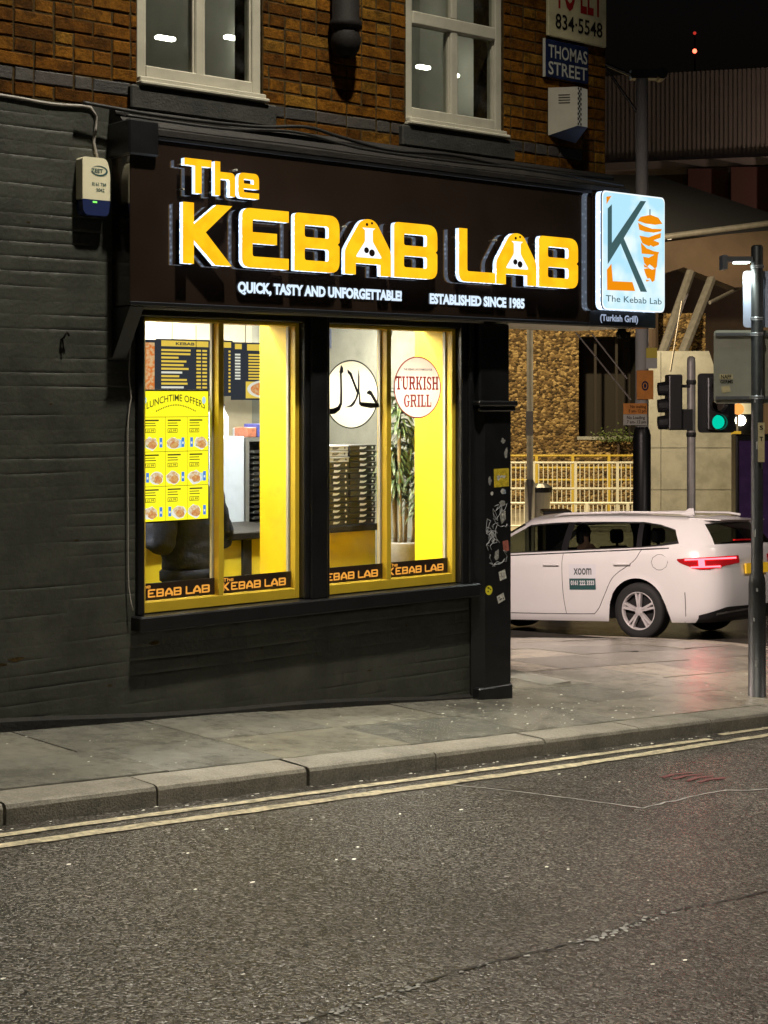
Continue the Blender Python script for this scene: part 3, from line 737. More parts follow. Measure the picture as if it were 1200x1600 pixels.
# --- letter shapes (unit height)
def L_(c):
    if c == 'K': return [[(0, 0), (.21, 0), (.21, .40), (.66, 0), (.99, 0), (.45, .53), (1.0, 1), (.68, 1), (.21, .64), (.21, 1), (0, 1)]]
    if c == 'E': return [rp([(0, 0, .16), (1, 0), (1, .19), (.21, .19, .05), (.21, .41), (.74, .41), (.74, .60), (.21, .60), (.21, .81, .05), (1, .81), (1, 1), (0, 1, .16)])]
    if c == 'B': return [rp([(0, 0), (1, 0, .2), (1, .47, .1), (.95, .5, .03), (1, .53, .1), (1, 1, .24), (0, 1, .08)]), rect(.21, .77, .19, .40, .05), rect(.21, .77, .59, .80, .05)]
    if c == 'A': return [rp([(0, 0), (.22, 0), (.22, .20), (.78, .20), (.78, 0), (1, 0), (1, .44, .08), (.64, 1.0, .16), (.36, 1.0, .16), (0, .44, .08)])]
    if c == 'a': return [rp([(0, 0), (.22, 0), (.22, .20), (.78, .20), (.78, 0), (1, 0), (1, .44, .08), (.64, 1.0, .16), (.36, 1.0, .16), (0, .44, .08)]), rp([(.3, .38), (.7, .38), (.56, .72, .08), (.44, .72, .08)])]
    if c == 'L': return [rp([(0, 0, .18), (1, 0), (1, .2), (.21, .2, .05), (.21, 1), (0, 1)])]
    if c == 'T': return [rp([(.40, 0), (.62, 0), (.62, .80), (1, .80), (1, 1), (0, 1), (0, .80), (.40, .80)])]
    if c == 'h': return [rp([(0, 0), (.24, 0), (.24, .50, .08), (.76, .50, .08), (.76, 0), (1, 0), (1, .70, .22), (.24, .70), (.24, 1), (0, 1)])]
    if c == 'e': return [rp([(0, 0, .2), (1, 0), (1, .17), (.24, .17, .05), (.24, .29), (1, .29), (1, .75, .22), (0, .75, .22)]), rect(.24, .77, .43, .57, .04)]
FLASK = rp([(.21, .31, .05), (.79, .31, .05), (.58, .60, .03), (.58, .80, .02), (.64, .84), (.36, .84), (.42, .80, .02), (.42, .60, .03)])
WORD = [('K', -2.700, -2.385), ('E', -2.315, -2.000), ('B', -1.955, -1.635), ('A', -1.59, -1.245), ('B', -1.215, -.875), ('L', -.690, -.385), ('A', -.370, -.018), ('B', .012, .372)]
THE = [('T', -2.69, -2.52), ('h', -2.495, -2.365), ('e', -2.34, -2.205)]
# --- illuminated fascia sign
fs = thing('fascia_sign', 'long black glossy fascia sign with lit yellow letters above the shop windows', 'shop sign', (-1.2, -.1, 2.47))
m = MB(); m.cbox(-2.985, .585, -.20, .011, 2.476, 3.40, .004); m.build('backing_board', 'fascia_gloss', fs)
m = MB(); m.cbox(-2.99, .58, -.212, -.199, 2.477, 2.498, .003); m.cbox(-2.99, .58, -.212, -.199, 3.375, 3.40, .003); m.build('trim', 'black_paint', fs)
def chan(c, x0, x1, z0, z1):
    mp = lambda u, v, d=0: (x0 + u * (x1 - x0), d, z0 + v * (z1 - z0))
    lo = L_(c)
    m = MB(); m.extr(lo, mp, -.278, -.270); o = m.build('letter', 'letter_face', fs)
    m = MB()
    for l in lo: m.wallring(l, mp, -.270, -.237)
    m.poly(lo, lambda u, v: mp(u, v, -.2365), 1); m.build('lit_side', ['letter_led', 'iron'], o)
    m = MB()
    for u, v in ((.1, .12), (.1, .85)): m.cyl(mp(u, v, -.237), mp(u, v, -.199), .006, n=6)
    m.build('spacer', 'upvc', o)
    if c == 'A':
        m = MB(); m.extr([FLASK], mp, -.283, -.2785, 0); m.poly([circ(.44, .44, .055, 10)], lambda u, v: mp(u, v, -.2845), 1); m.poly([circ(.56, .40, .065, 10)], lambda u, v: mp(u, v, -.2845), 1)
        m.poly([circ(.45, .9, .03, 8)], lambda u, v: mp(u, v, -.2845), 1); m.poly([circ(.56, .93, .025, 8)], lambda u, v: mp(u, v, -.2845), 1)
        m.build('flask_emblem', ['letter_white', 'fascia_gloss'], o)
for c, a, b in WORD: chan(c, a, b, 2.712, 3.045)
for c, a, b in THE: chan(c, a, b, 3.098, 3.285)
def line(txt, x0, x1, z, h, y, mat, parent, name, bold=.03, d=.012):
    m = MB(); m.text(txt, lambda u, v: (u, y, z + v), h, x0, x1, bold=bold); return m.build(name, mat, parent)
line('QUICK, TASTY AND UNFORGETTABLE!', -2.30, -1.10, 2.578, .058, -.206, 'tag_white', fs, 'tagline', .055)
line('ESTABLISHED SINCE 1985', -.875, -.055, 2.572, .060, -.206, 'tag_white', fs, 'tagline', .055)
# --- light box at the corner
lb = thing('light_box_sign', 'pale blue lit box sign with K emblem and orange kebab at the building corner', 'light box', (.9, -.1, 2.47))
m = MB(); m.cbox(.592, 1.235, -.205, .0, 2.476, 3.36, .004); m.build('backing_board', 'fascia_gloss', lb)
x0, x1, z0, z1 = .580, 1.222, 2.582, 3.388
mpL = lambda u, v, d=0: (x0 + u * (x1 - x0), -.30 - d, z0 + v * (z1 - z0))
m = MB(); R_ = lambda e: rp([(e, e, .07), (1 - e, e, .07), (1 - e, 1 - e, .055), (e, 1 - e, .055)])
m.poly([R_(0)], lambda u, v: mpL(u, v, 0)); m.wallring(R_(0), mpL, 0, -.012, 1); m.build('border', ['box_edge', 'iron'], lb)
m = MB(); m.poly([R_(.012)], lambda u, v: mpL(u, v, .003)); face = m.build('lit_panel', 'box_face', lb)
m = MB(); m.wallring(R_(.002), mpL, -.012, -.06); m.poly([R_(.002)], lambda u, v: mpL(u, v, -.06), 1); m.build('lit_side', ['letter_led', 'iron'], lb)
m = MB(); q = lambda p, mt, e=.005: m.poly([p], lambda u, v: mpL(u, v, e), mt)
uv = lambda x, y: ((x - 100) / 410, 1 - (y - 113 - (x - 100) * .11) / (790 - (x - 100) * .05))
Q_ = lambda p, mt, e=.005: q([uv(*t) for t in p], mt, e)
Q_([(133, 560), (133, 235), (160, 205), (160, 470)], 0); Q_([(133, 605), (133, 540), (160, 462), (345, 180), (382, 182), (236, 430), (215, 466)], 0, .0052); Q_([(215, 466), (236, 430), (388, 788), (345, 786)], 0, .0054)
Q_([(125, 157), (157, 150), (126, 207)], 1); Q_([(128, 640), (157, 600), (166, 716), (292, 722), (310, 782), (130, 775)], 1); Q_([(404, 235), (411, 235), (411, 285), (404, 285)], 0)
for i, p in enumerate(([(333, 312), (352, 292), (410, 281), (458, 295), (484, 327), (440, 332), (380, 326)], [(335, 336), (370, 352), (420, 366), (480, 367), (474, 379), (430, 386), (380, 382), (343, 372)], [(344, 416), (400, 425), (440, 412), (476, 402), (473, 427), (436, 438), (404, 472), (362, 455)], [(410, 472), (436, 450), (467, 460), (464, 472), (430, 482)], [(352, 470), (386, 500), (430, 515), (463, 520), (455, 536), (400, 531), (357, 528)], [(366, 560), (400, 566), (440, 548), (457, 550), (450, 612), (438, 624), (424, 612), (405, 600), (392, 612), (372, 592)], [(366, 606), (402, 626), (370, 622)], [(370, 642), (400, 638), (420, 646), (443, 640), (441, 662), (435, 702), (420, 710), (406, 690), (392, 692), (380, 670)], [(378, 706), (406, 712), (384, 718)])):
    cx_ = sum(t[0] for t in p) / len(p); cy_ = sum(t[1] for t in p) / len(p); Q_([(cx_ + (t[0] - cx_) * 1.1, cy_ + (t[1] - cy_) * 1.3) for t in p], 1, .005 + i * .0002)
m.text('The Kebab Lab', lambda u, v: mpL(u, v, .006), .055, .05, .94, v0=.07, bold=.006, mat=0)
m.build('emblem', ['box_slate', 'box_orange'], lb)
pm('strip_grey', (.3, .33, .4), .5, emit=(.5, .58, .75), estr=.55)
m = MB(); m.cbox(.55, 1.22, -.222, -.206, 2.478, 2.578, .003); m.build('name_strip', 'black_paint', lb)
line('(Turkish Grill)', .645, 1.03, 2.512, .045, -.2235, 'strip_grey', lb, 'lettering', .03)

# ================================================================== prints on the shop panes
pm('vinyl_cream', (.92, .85, .66), .5, trans=.40, var=.03); pm('vinyl_pink', (.92, .74, .66), .5, trans=.42, var=.05)
pm('vinyl_black', (.012, .012, .012), .4); pm('vinyl_red_glow', (.45, .03, .02), .5, emit=(.4, .03, .02), estr=.3); pm('vinyl_brown', (.028, .017, .012), .35)  # red vinyl glows slightly, standing in for light from behind the pane
glow('vinyl_orange', (1.0, .42, .06), .85)
def gp(u, v, d=0.): return (u, .0485 - d, v)
def band(x0, x1, word_x0, word_x1, w, z0=.852, z1=.948):
    m = MB(); m.box(x0, x1, .046, .0495, z0, z1, 0)
    sc = (word_x1 - word_x0) / (.372 + 2.70)
    for c, a, b in WORD:
        lo = [[(word_x0 + (a + 2.70 + u * (b - a)) * sc, z0 + .016 + v * .046) for u, v in l] for l in L_('a' if c == 'A' else c)]
        if min(p[0] for p in lo[0]) < x0: lo = [[(max(p[0], x0 + .001), p[1]) for p in l] for l in lo]
        if max(p[0] for p in lo[0]) - min(p[0] for p in lo[0]) > .008: m.poly(lo, lambda u, v: (u, .0452, v), 1)
    for c, a, b in THE:
        lo = [[(word_x0 + (a + 2.70 + u * (b - a)) * sc, z0 + .068 + v * .021) for u, v in l] for l in L_(c)]
        if min(p[0] for p in lo[0]) >= x0: m.poly(lo, lambda u, v: (u, .0452, v), 1)
    m.build('name_band', ['vinyl_brown', 'vinyl_orange'], w)
band(-2.772, -2.292, -2.79, -2.325, sw[0]); band(-2.256, -1.753, -2.235, -1.79, sw[0])
band(-1.504, -1.048, -1.545, -1.085, sw[1]); band(-1.012, -.505, -1.0, -.54, sw[1])
# halal roundel
def roundel(cx, cz, r, w, name, base, rim, xmin=-9):
    m = MB()
    c1 = [(max(a, xmin), b) for a, b in circ(cx, cz, r, 56)]; c2 = [(max(a, xmin), b) for a, b in circ(cx, cz, r - .008, 56)]
    m.poly([c1, c2], lambda u, v: (u, .0478, v), 1); m.poly([c2], lambda u, v: (u, .0478, v), 0)
    return m
m = roundel(-1.292, 2.005, .212, sw[1], '', 0, 0, -1.503)
def hp(pts, r=.0): m.poly([[(max(-1.292 + (a - 300) / 430. * .46, -1.503), 2.005 + (622 - b) / 480. * .43) for a, b in pts]], lambda u, v: (u, .0466, v), 2)
hp([(222, 420), (238, 440), (240, 470), (228, 480), (232, 620), (230, 690), (214, 730), (180, 755), (150, 758), (125, 745), (112, 730), (135, 722), (170, 718), (200, 705), (214, 680), (216, 600), (214, 480), (210, 470)])
hp([(268, 450), (300, 475), (312, 510), (310, 525), (296, 515), (285, 490), (270, 475)]); hp([(296, 512), (312, 512), (345, 590), (345, 615), (335, 610)])
hp([(350, 445), (358, 500), (358, 600), (345, 640), (320, 690), (300, 708), (250, 712), (290, 695), (325, 655), (344, 590), (346, 500)])
hp([(352, 570), (362, 620), (366, 675), (500, 685), (505, 712), (440, 718), (370, 705), (354, 690)])
hp([(412, 605), (430, 592), (448, 602), (500, 690), (498, 708), (480, 695), (440, 630), (425, 622), (412, 618)])
m.build('round_sticker', ['vinyl_cream', 'vinyl_black', 'vinyl_black'], sw[1])
# turkish grill roundel
m = roundel(-.757, 2.05, .198, sw[1], '', 0, 0)
def slab_text(m, body, x0, x1, z0, z1, y, mat):
    adv = {'I': .55, 'T': .95, 'U': 1.05, 'R': 1.05, 'K': 1.1, 'S': .85, 'H': 1.1, 'G': 1.0, 'L': .85}
    tot = sum(adv[c] for c in body); sc = (x1 - x0) / tot; x = x0; hh = z1 - z0
    for c in body:
        w = adv[c] * .92; X = lambda u: x + u * sc; Z = lambda v: z0 + v * hh
        def Q(*p): m.poly([[(X(a), Z(b)) for a, b in p]], lambda u, v: (u, y - random.uniform(0, .0004), v), mat)
        def bar(a, b, c_, d): Q((a, c_), (b, c_), (b, d), (a, d))
        st = .24
        if c in 'TI':
            mid = w / 2; bar(mid - st / 2, mid + st / 2, 0, 1); bar(mid - .24, mid + .24, 0, .12)
            if c == 'I': bar(mid - .24, mid + .24, .88, 1)
            else: bar(0, w, .85, 1); bar(0, .12, .62, .85); bar(w - .12, w, .62, .85)
        if c in 'RKHL':
            bar(.1, .1 + st, 0, 1); bar(0, .44, 0, .12); bar(0, .44, .88, 1)
        if c == 'L': bar(.3, w, 0, .14); bar(w - .12, w, 0, .4)
        if c == 'H': bar(w - .1 - st, w - .1, 0, 1); bar(w - .44, w, 0, .12); bar(w - .44, w, .88, 1); bar(.3, w - .3, .43, .57)
        if c == 'K': Q((.3, .42), (.72, .95), (.93, .95), (.46, .42)); Q((.42, .52), (.58, .6), (w, 0), (w - .32, 0)); bar(.62, w, .88, 1); bar(.58, w, 0, .1)
        if c == 'R': m.poly([[(X(a), Z(b)) for a, b in rp([(.1, 1), (.9, 1, .2), (.9, .44, .2), (.1, .44)])], [(X(a), Z(b)) for a, b in rp([(.34, .86), (.66, .86, .1), (.66, .58, .1), (.34, .58)])]], lambda u, v: (u, y, v), mat); Q((.45, .48), (.7, .48), (w, 0), (.72, 0)); bar(.7, w, 0, .12)
        if c == 'U': Q((.1, 1), (.1, .3), (.2, .1), (.38, .2), (.34, .35), (.34, 1)); Q((w - .24, 1), (w - .24, .3), (w - .34, .14), (.38, .2), (.2, .1), (.42, -.01), (.62, -.01), (w - .2, .1), (w - .12, .3), (w - .12, 1)); bar(0, .44, .88, 1); bar(w - .36, w, .88, 1)
        if c == 'S': m.poly([[(X(a), Z(b)) for a, b in [(.03, .02), (.12, .1), (.35, -.02), (.62, .02), (.76, .16), (.74, .4), (.5, .55), (.28, .66), (.27, .8), (.42, .88), (.58, .82), (.66, .66), (.74, .66), (.74, .98), (.66, .98), (.6, .92), (.4, 1.02), (.14, .94), (.04, .74), (.1, .54), (.4, .4), (.53, .3), (.5, .14), (.34, .1), (.18, .2), (.1, .36), (.03, .36)]]], lambda u, v: (u, y, v), mat)
        if c == 'G': m.poly([[(X(a), Z(b)) for a, b in [(.84, .98), (.78, .98), (.72, .92), (.48, 1.02), (.2, .9), (.03, .6), (.06, .28), (.24, .05), (.5, -.02), (.8, .08), (.84, .4), (.94, .4), (.94, .5), (.52, .5), (.52, .4), (.6, .4), (.6, .14), (.46, .1), (.34, .22), (.28, .5), (.34, .78), (.5, .9), (.66, .82), (.76, .64), (.84, .64)]]], lambda u, v: (u, y, v), mat)
        x += adv[c] * sc
slab_text(m, 'TURKISH', -.94, -.578, 2.035, 2.12, .0466, 2); slab_text(m, 'GRILL', -.875, -.640, 1.925, 2.005, .0466, 2)
m.text('THE KEBAB LAB IS FAMOUS FOR', lambda u, v: (u, .0466, 2.158 + v), .014, -.875, -.635, bold=.02, mat=3)
m.build('round_sticker', ['vinyl_pink', 'vinyl_red_glow', 'vinyl_red_glow', 'vinyl_black'], sw[1])

# ================================================================== shop interior
FL = -.05
m = MB(); m.box(-5.2, .9, .30, 6.0, FL - .1, FL); m.build('interior_floor', 'tile_floor', bld)
m = MB(); m.box(-5.2, .66, .30, 6.0, 2.78, 2.85); m.build('interior_ceiling', 'ceiling', bld)
m = MB(); m.box(-5.2, 2.2, 5.9, 6.0, FL, 2.78); m.box(-5.2, -5.1, .30, 5.9, FL, 2.78); m.build('interior_wall', 'wall_cream', bld)
m = MB(); m.box(.645, .675, 1.4, 5.9, FL, 2.78); m.build('interior_wall', 'wall_pale', bld)
m = MB(); m.box(-.30, -.20, .36, .42, FL, 2.78); m.box(-.47, -.30, .30, .36, FL, 2.78); m.build('yellow_lining', 'wall_yellow', bld)
# ceiling light panels
for x, y in ((-2.9, 1.1), (-1.3, 1.0), (-2.9, 2.5), (-1.3, 2.5), (-.2, 1.9), (-.1, 3.4), (-2.0, 4.2)):
    t = MB(); t.cbox(x - .3, x + .3, y - .3, y + .3, 2.745, 2.778, .006); t.build('light_panel', 'ceil_light', bld)
for x0_, x1_ in ((-2.95, -2.0), (-1.7, -.75)):
    t = MB(); t.cbox(x0_, x1_, .50, .57, 2.70, 2.75, .008); t.build('light_strip', 'strip_lit', bld)
# back partition behind the counter carrying the menu boards
m = MB(); m.box(-5.1, -.12, 2.86, 2.94, FL, 2.78); m.build('interior_wall', 'wall_cream', bld)
pm('wall_grey', (.20, .20, .165), .7, var=.2, vscale=3, stain=.2)
m = MB(); m.box(-.12, .645, 2.86, 2.94, FL, 2.78); m.box(.625, .644, 1.4, 2.86, FL, 2.78); m.build('interior_wall', 'wall_grey', bld)
pm('lintel_blue', (.10, .12, .19), .5); m = MB(); m.box(-.05, .64, 2.78, 2.855, 2.40, 2.66); m.box(.30, .36, 2.80, 2.858, 1.2, 2.40); m.build('door_surround', 'lintel_blue', bld)

# --- menu boards (back-lit panels)
glow('menu_dark', (.035, .04, .05), 1.0); glow('menu_yellow', (1., .70, .10), .85); glow('menu_white', (.9, .88, .75), .9); glow('menu_food', (.9, .25, .05), .8, col2=(.9, .6, .3), scale=40); glow('menu_lime', (.55, .8, .05), .9)
def menu_board(x0, x1, z0, z1, y, label, spec):
    t = thing('menu_board', label, 'menu board', ((x0 + x1) / 2, y, z0), 'menu boards over the counter')
    m = MB(); m.cbox(x0, x1, y, y + .04, z0, z1, .004); m.build('panel', 'menu_dark', t)
    m = MB(); mp = lambda u, v: (x0 + u * (x1 - x0), y - .003, z0 + v * (z1 - z0))
    def rc(a, b, c, d, mt): m.poly([[(a, c), (b, c), (b, d), (a, d)]], mp, mt)
    spec(rc, m, mp)
    m.build('print', ['menu_yellow', 'menu_white', 'menu_food', 'menu_lime', 'menu_dark'], t)
    m = MB(); m.cyl(((x0 * .8 + x1 * .2), y + .02, z1), ((x0 * .8 + x1 * .2), y + .02, 2.76), .004, n=5); m.cyl(((x0 * .2 + x1 * .8), y + .02, z1), ((x0 * .2 + x1 * .8), y + .02, 2.76), .004, n=5); m.build('hanger', 'iron', t)
def rows_spec(cols):
    def f(rc, m, mp):
        for (a, b, hdr, n, price) in cols:
            rc(a, b, .87, .97, 0)
            if hdr: m.text(hdr, lambda u, v: (mp(u, v)[0], mp(u, v)[1] - .002, mp(u, v)[2]), .05, a + (b - a) * .3, a + (b - a) * .7, v0=.895, bold=.03, mat=4)
            for k in range(n):
                z = .82 - k * .78 / n; l = random.uniform(.35, .62)
                rc(a, a + (b - a) * l, z - .035, z, random.choice((0, 0, 1)))
                for p in range(price): rc(b - (b - a) * (.13 * (p + 1)), b - (b - a) * (.13 * (p + 1) - .10), z - .035, z, 0)
    return f
menu_board(-1.93, -1.185, 1.98, 2.42, 2.55, 'dark menu board with a bright food picture, at the left window edge', lambda rc, m, mp: (rc(.55, .97, .1, .95, 2), rc(.05, .5, .86, .96, 0)))
menu_board(-1.17, -.50, 2.00, 2.43, 2.56, 'dark backlit menu board with long yellow price list above the offers poster', rows_spec([(.04, .66, 'KEBAB', 12, 2), (.70, .97, '', 12, 1)]))
def pizza(rc, m, mp):
    rc(.02, .12, .88, .97, 0); rc(.2, .96, .86, .97, 0)
    for k in range(9):
        z = .80 - k * .052
        rc(.02, .10, z - .03, z, 1); rc(.22, .22 + random.uniform(.24, .4), z - .03, z, 0); rc(.66, .76, z - .03, z, 0); rc(.84, .94, z - .03, z, 0)
    rc(.18, .97, .03, .32, 0); m.poly([circ(.46, .19, .26, 26, .155)], lambda u, v: (mp(u, v)[0], mp(u, v)[1] - .0015, mp(u, v)[2]), 1); m.poly([circ(.46, .19, .21, 26, .12)], lambda u, v: (mp(u, v)[0], mp(u, v)[1] - .003, mp(u, v)[2]), 2)
    m.poly([circ(.88, .93, .07, 14, .05)], lambda u, v: (mp(u, v)[0], mp(u, v)[1] - .002, mp(u, v)[2]), 3)
menu_board(-.49, .14, 1.97, 2.42, 2.57, 'dark backlit menu board with a large pizza picture, beside the yellow reveal', pizza)

# --- lunchtime offers poster, back-lit, hanging just inside the glass
glow('poster_yellow', (1.0, .88, .02), 1.3); pm('ink', (.04, .05, .02), .5, emit=(.12, .13, .02), estr=.5); glow('ink_blue', (.1, .3, .85), .9); glow('print_white', (.95, .95, .88), .95); glow('print_tan', (.85, .5, .16), .9, col2=(.75, .28, .1), scale=70); glow('print_pale', (.95, .8, .55), .9, col2=(.8, .45, .2), scale=60); glow('print_green', (.35, .55, .1), .8); glow('print_sky', (.6, .85, .95), .9)
po = thing('offers_poster', 'bright yellow backlit lunchtime offers poster hanging inside the shop window', 'poster', (-2.53, .13, 1.29))
PX0, PX1, PZ0, PZ1 = -2.722, -2.287, 1.285, 2.02
m = MB(); m.cbox(PX0 - .01, PX1 + .01, .128, .145, PZ0 - .01, PZ1 + .01, .003); m.build('poster_frame', 'iron', po)
m = MB(); m.box(PX0, PX1, .122, .127, PZ0, PZ1); m.build('poster_sheet', 'poster_yellow', po)
m = MB(); mp = lambda u, v, d=0: (PX0 + u * (PX1 - PX0), .1205 - d, PZ0 + v * (PZ1 - PZ0))
def arch(t, h, a, b, z, amp, bold):
    vs, fs_ = text_mesh(t, bold); us = [p[0] for p in vs]; lo, hi = min(us), max(us)
    m.add([mp(a + (p[0] - lo) / (hi - lo) * (b - a), z + p[1] * h / .73 + amp * math.sin(math.pi * (p[0] - lo) / (hi - lo)), .0006) for p in vs], fs_, 0)
arch('LUNCHTIME OFFERS', .055, .06, .95, .862, .062, .012); 
for k in range(24): a = .2 + k * .0255; z = .838 + .05 * math.sin(math.pi * (k + .5) / 24); m.poly([[(a, z), (a + .015, z), (a + .015, z + .011), (a, z + .011)]], lambda u, v: mp(u, v, .0006), 0)
for k in (1, 2): m.poly([[(k / 3 + .003, .0), (k / 3 + .008, .0), (k / 3 + .008, .80), (k / 3 + .003, .80)]], lambda u, v: mp(u, v, .0006), 0)
for k in (0, 1, 2): m.poly([[(0, (k + 1) * .267 - .002), (1, (k + 1) * .267 - .002), (1, (k + 1) * .267 + .002), (0, (k + 1) * .267 + .002)]], lambda u, v: mp(u, v, .0007), 0)
rs = random.Random(3)
for i in range(3):
    for j in range(3):
        u0, v0 = i / 3 + .02, j * .267; d = .0008
        bl = lambda p, mt, dd: m.poly([p], lambda u, v: mp(u, v, dd), mt)
        for k, l in enumerate((.2, .15, .16)):
            z = v0 + .235 - k * .019; bl([(u0 + .02, z), (u0 + .02 + l, z), (u0 + .02 + l, z + (.012 if k == 0 else .007)), (u0 + .02, z + (.012 if k == 0 else .007))], 0, d)
        z = v0 + .145
        m.poly([[(u0 + .02, z), (u0 + .17, z), (u0 + .17, z + .034), (u0 + .02, z + .034)], [(u0 + .028, z + .005), (u0 + .162, z + .005), (u0 + .162, z + .029), (u0 + .028, z + .029)]], lambda u, v: mp(u, v, d), 0)
        m.text('£5.99', lambda u, v: mp(u, v, d), .018, u0 + .04, u0 + .15, v0=z + .008, bold=.02, mat=0)
        cx, cz = u0 + .15, v0 + .062
        blob = lambda x, y, rx, ry, n=14: [(x + rx * rs.uniform(.75, 1) * math.cos(t * 6.283 / n), y + ry * rs.uniform(.7, 1) * math.sin(t * 6.283 / n)) for t in range(n)]
        left = (i + j) % 3 == 1
        if (i + j) % 2: bl(blob(cx + .03, cz + .0, .11, .045), 6, d)
        bx = u0 + (.03 if left else .23)
        bl([(bx, cz - .03), (bx + .045, cz - .03), (bx + .045, cz + .045), (bx, cz + .045)], 1, d + .0002); bl([(bx + .01, cz - .005), (bx + .035, cz - .005), (bx + .035, cz + .012), (bx + .01, cz + .012)], 2, d + .0004)
        sx = cx + (.04 if left else -.05)
        bl(blob(sx, cz, .12, .06), 2, d + .0003)
        if rs.random() < .5: bl(blob(sx, cz - .012, .085, .022), 5, d + .0005)
        bl(blob(sx, cz + .010, .10, .042), 4, d + .0007); bl(blob(sx + .02, cz - .012, .075, .034), 3, d + .0009)
for a in (.03, .93): m.poly([circ(a, .93, .03, 10, .03)], lambda u, v: mp(u, v, .0008), 6)
m.build('poster_print', ['ink', 'ink_blue', 'print_white', 'print_tan', 'print_pale', 'print_green', 'print_sky'], po)
m = MB(); m.cyl((-2.70, .136, 2.03), (-2.70, .136, 2.40), .002, n=5); m.cyl((-2.36, .136, 2.03), (-2.36, .136, 2.40), .002, n=5); m.build('hanging_wire', 'iron', po)

# --- counters
pm('counter_top', (.008, .007, .006), .5, spec=.2); pm('steel', (.55, .56, .57), .28, metal=1.0); pm('fridge_white', (.36, .41, .48), .35); pm('fridge_grey', (.10, .10, .095), .4)
pm('counter_yellow', (.95, .70, .03), .45, var=.04, vscale=3)
ct = thing('serving_counter', 'long yellow serving counter with black top and black uprights behind the person', 'counter', (-1.6, 1.3, FL))
m = MB(); m.box(-3.6, -.76, 1.32, 2.0, FL + .06, 1.02); m.build('counter_front', 'counter_yellow', ct)
m = MB(); m.cbox(-3.65, -.74, 1.26, 2.02, 1.02, 1.075, .008); m.build('counter_top', 'counter_top', ct)
for x in (-1.45, -1.22, -.90):
    m = MB(); m.box(x - .035, x + .035, 1.295, 1.325, FL, 1.02); m.build('upright', 'counter_top', ct)
cr = thing('side_counter', 'short yellow counter with black top carrying the pizza box stacks', 'counter', (-.65, .9, FL))
m = MB(); m.box(-.92, -.50, .80, 1.35, FL, 1.08); m.build('counter_front', 'counter_yellow', cr)
m = MB(); m.cbox(-1.02, -.47, .77, 1.38, 1.08, 1.125, .006); m.box(-1.0, -.92, .80, .86, FL, 1.08); m.build('counter_top', 'counter_top', cr)
# --- pizza boxes
pm('box_black', (.022, .021, .020), .45, var=.2); pm('box_white', (.62, .64, .66), .5, var=.06); pm('box_print', (.8, .8, .78), .5)
def pizza_box(x, y, z, w, dd, h, mat, label, pr):
    t = thing('pizza_box', label, 'pizza box', (x, y, z), 'pizza boxes stacked on the side counter')
    j = random.uniform(-.006, .006)
    m = MB(); m.cbox(x - w / 2 + j, x + w / 2 + j, y - dd / 2, y + dd / 2, z + .001, z + h - .003, .003); m.build('carton', mat, t)
    m = MB(); m.cbox(x - w / 2 + j - .003, x + w / 2 + j + .003, y - dd / 2 - .003, y - dd / 2 - .0005, z + h * .72, z + h - .003, .0008); m.build('lid_flap', mat, t)
    m = MB(); yy = y - dd / 2 - .004
    m.poly([[(x + j - w * .14, z + h * .25), (x + j + w * .02, z + h * .25), (x + j + w * .1, z + h * .42), (x + j + w * .14, z + h * .66), (x + j + .0, z + h * .6), (x + j - w * .12, z + h * .68)]], lambda u, v: (u, yy, v))
    m.poly([circ(x + j + w * .36, z + h * .5, h * .2, 8)], lambda u, v: (u, yy, v)); m.build('print', pr, t)
hbx = .0385
ORD = ['lowest', 'second', 'third', 'fourth', 'fifth', 'sixth', 'seventh', 'eighth', 'ninth', 'tenth', 'eleventh', 'twelfth', 'thirteenth', 'topmost']
for k in range(14):
    a = k < 11
    pizza_box(-.835 if a else -.84, .97, 1.126 + k * hbx, .215, .34, hbx, 'box_black' if a else 'box_white', (ORD[k] + (' black pizza box from the bottom' if k else ' black pizza box') + ' in the stack nearer the window post') if a else ('lowest', 'middle', 'topmost')[k - 11] + ' white pizza box of the three lying on the black stack', 'box_print' if a else 'fridge_grey')
for k in range(14): pizza_box(-.61, .97, 1.126 + k * hbx, .225, .34, hbx, 'box_black', ORD[k] + (' black pizza box from the bottom' if 0 < k < 13 else ' black pizza box') + ' in the all-black stack beside the plant', 'box_print')
# --- fridge, tray rack and clutter on the back counter
fr = thing('drinks_fridge', 'pale blue-white fridge behind the counter', 'fridge', (-1.0, 2.2, FL))
m = MB(); m.cbox(-1.12, -.70, 2.1, 2.7, FL, 1.70, .01); m.build('cabinet', 'fridge_white', fr)
m = MB(); m.cyl((-1.09, 2.075, .9), (-1.09, 2.075, 1.4), .01); m.build('handle', 'steel', fr)
tr = thing('tray_rack', 'grey metal rack of stacked oven trays beside the fridge', 'rack', (-.55, 2.2, FL))
m = MB(); m.box(-.69, -.42, 2.1, 2.5, FL, .95); m.box(-.69, -.66, 2.1, 2.5, .95, 1.66); m.box(-.45, -.42, 2.1, 2.5, .95, 1.66); m.box(-.66, -.45, 2.46, 2.5, .95, 1.66); m.box(-.69, -.42, 2.1, 2.5, 1.66, 1.69); m.build('rack_frame', 'fridge_grey', tr)
for k in range(15):
    m = MB(); z = 1.0 + k * .041; m.cbox(-.65, -.46, 2.06, 2.44, z, z + .012, .003); m.box(-.65, -.46, 2.055, 2.06, z, z + .022); m.build('tray', 'steel', tr)
pm('pack_blue', (.04, .05, .22), .4, var=.3, vscale=40); pm('pack_clear', (.6, .7, .75), .3); pm('pack_red', (.28, .10, .06), .4, var=.4, vscale=40)
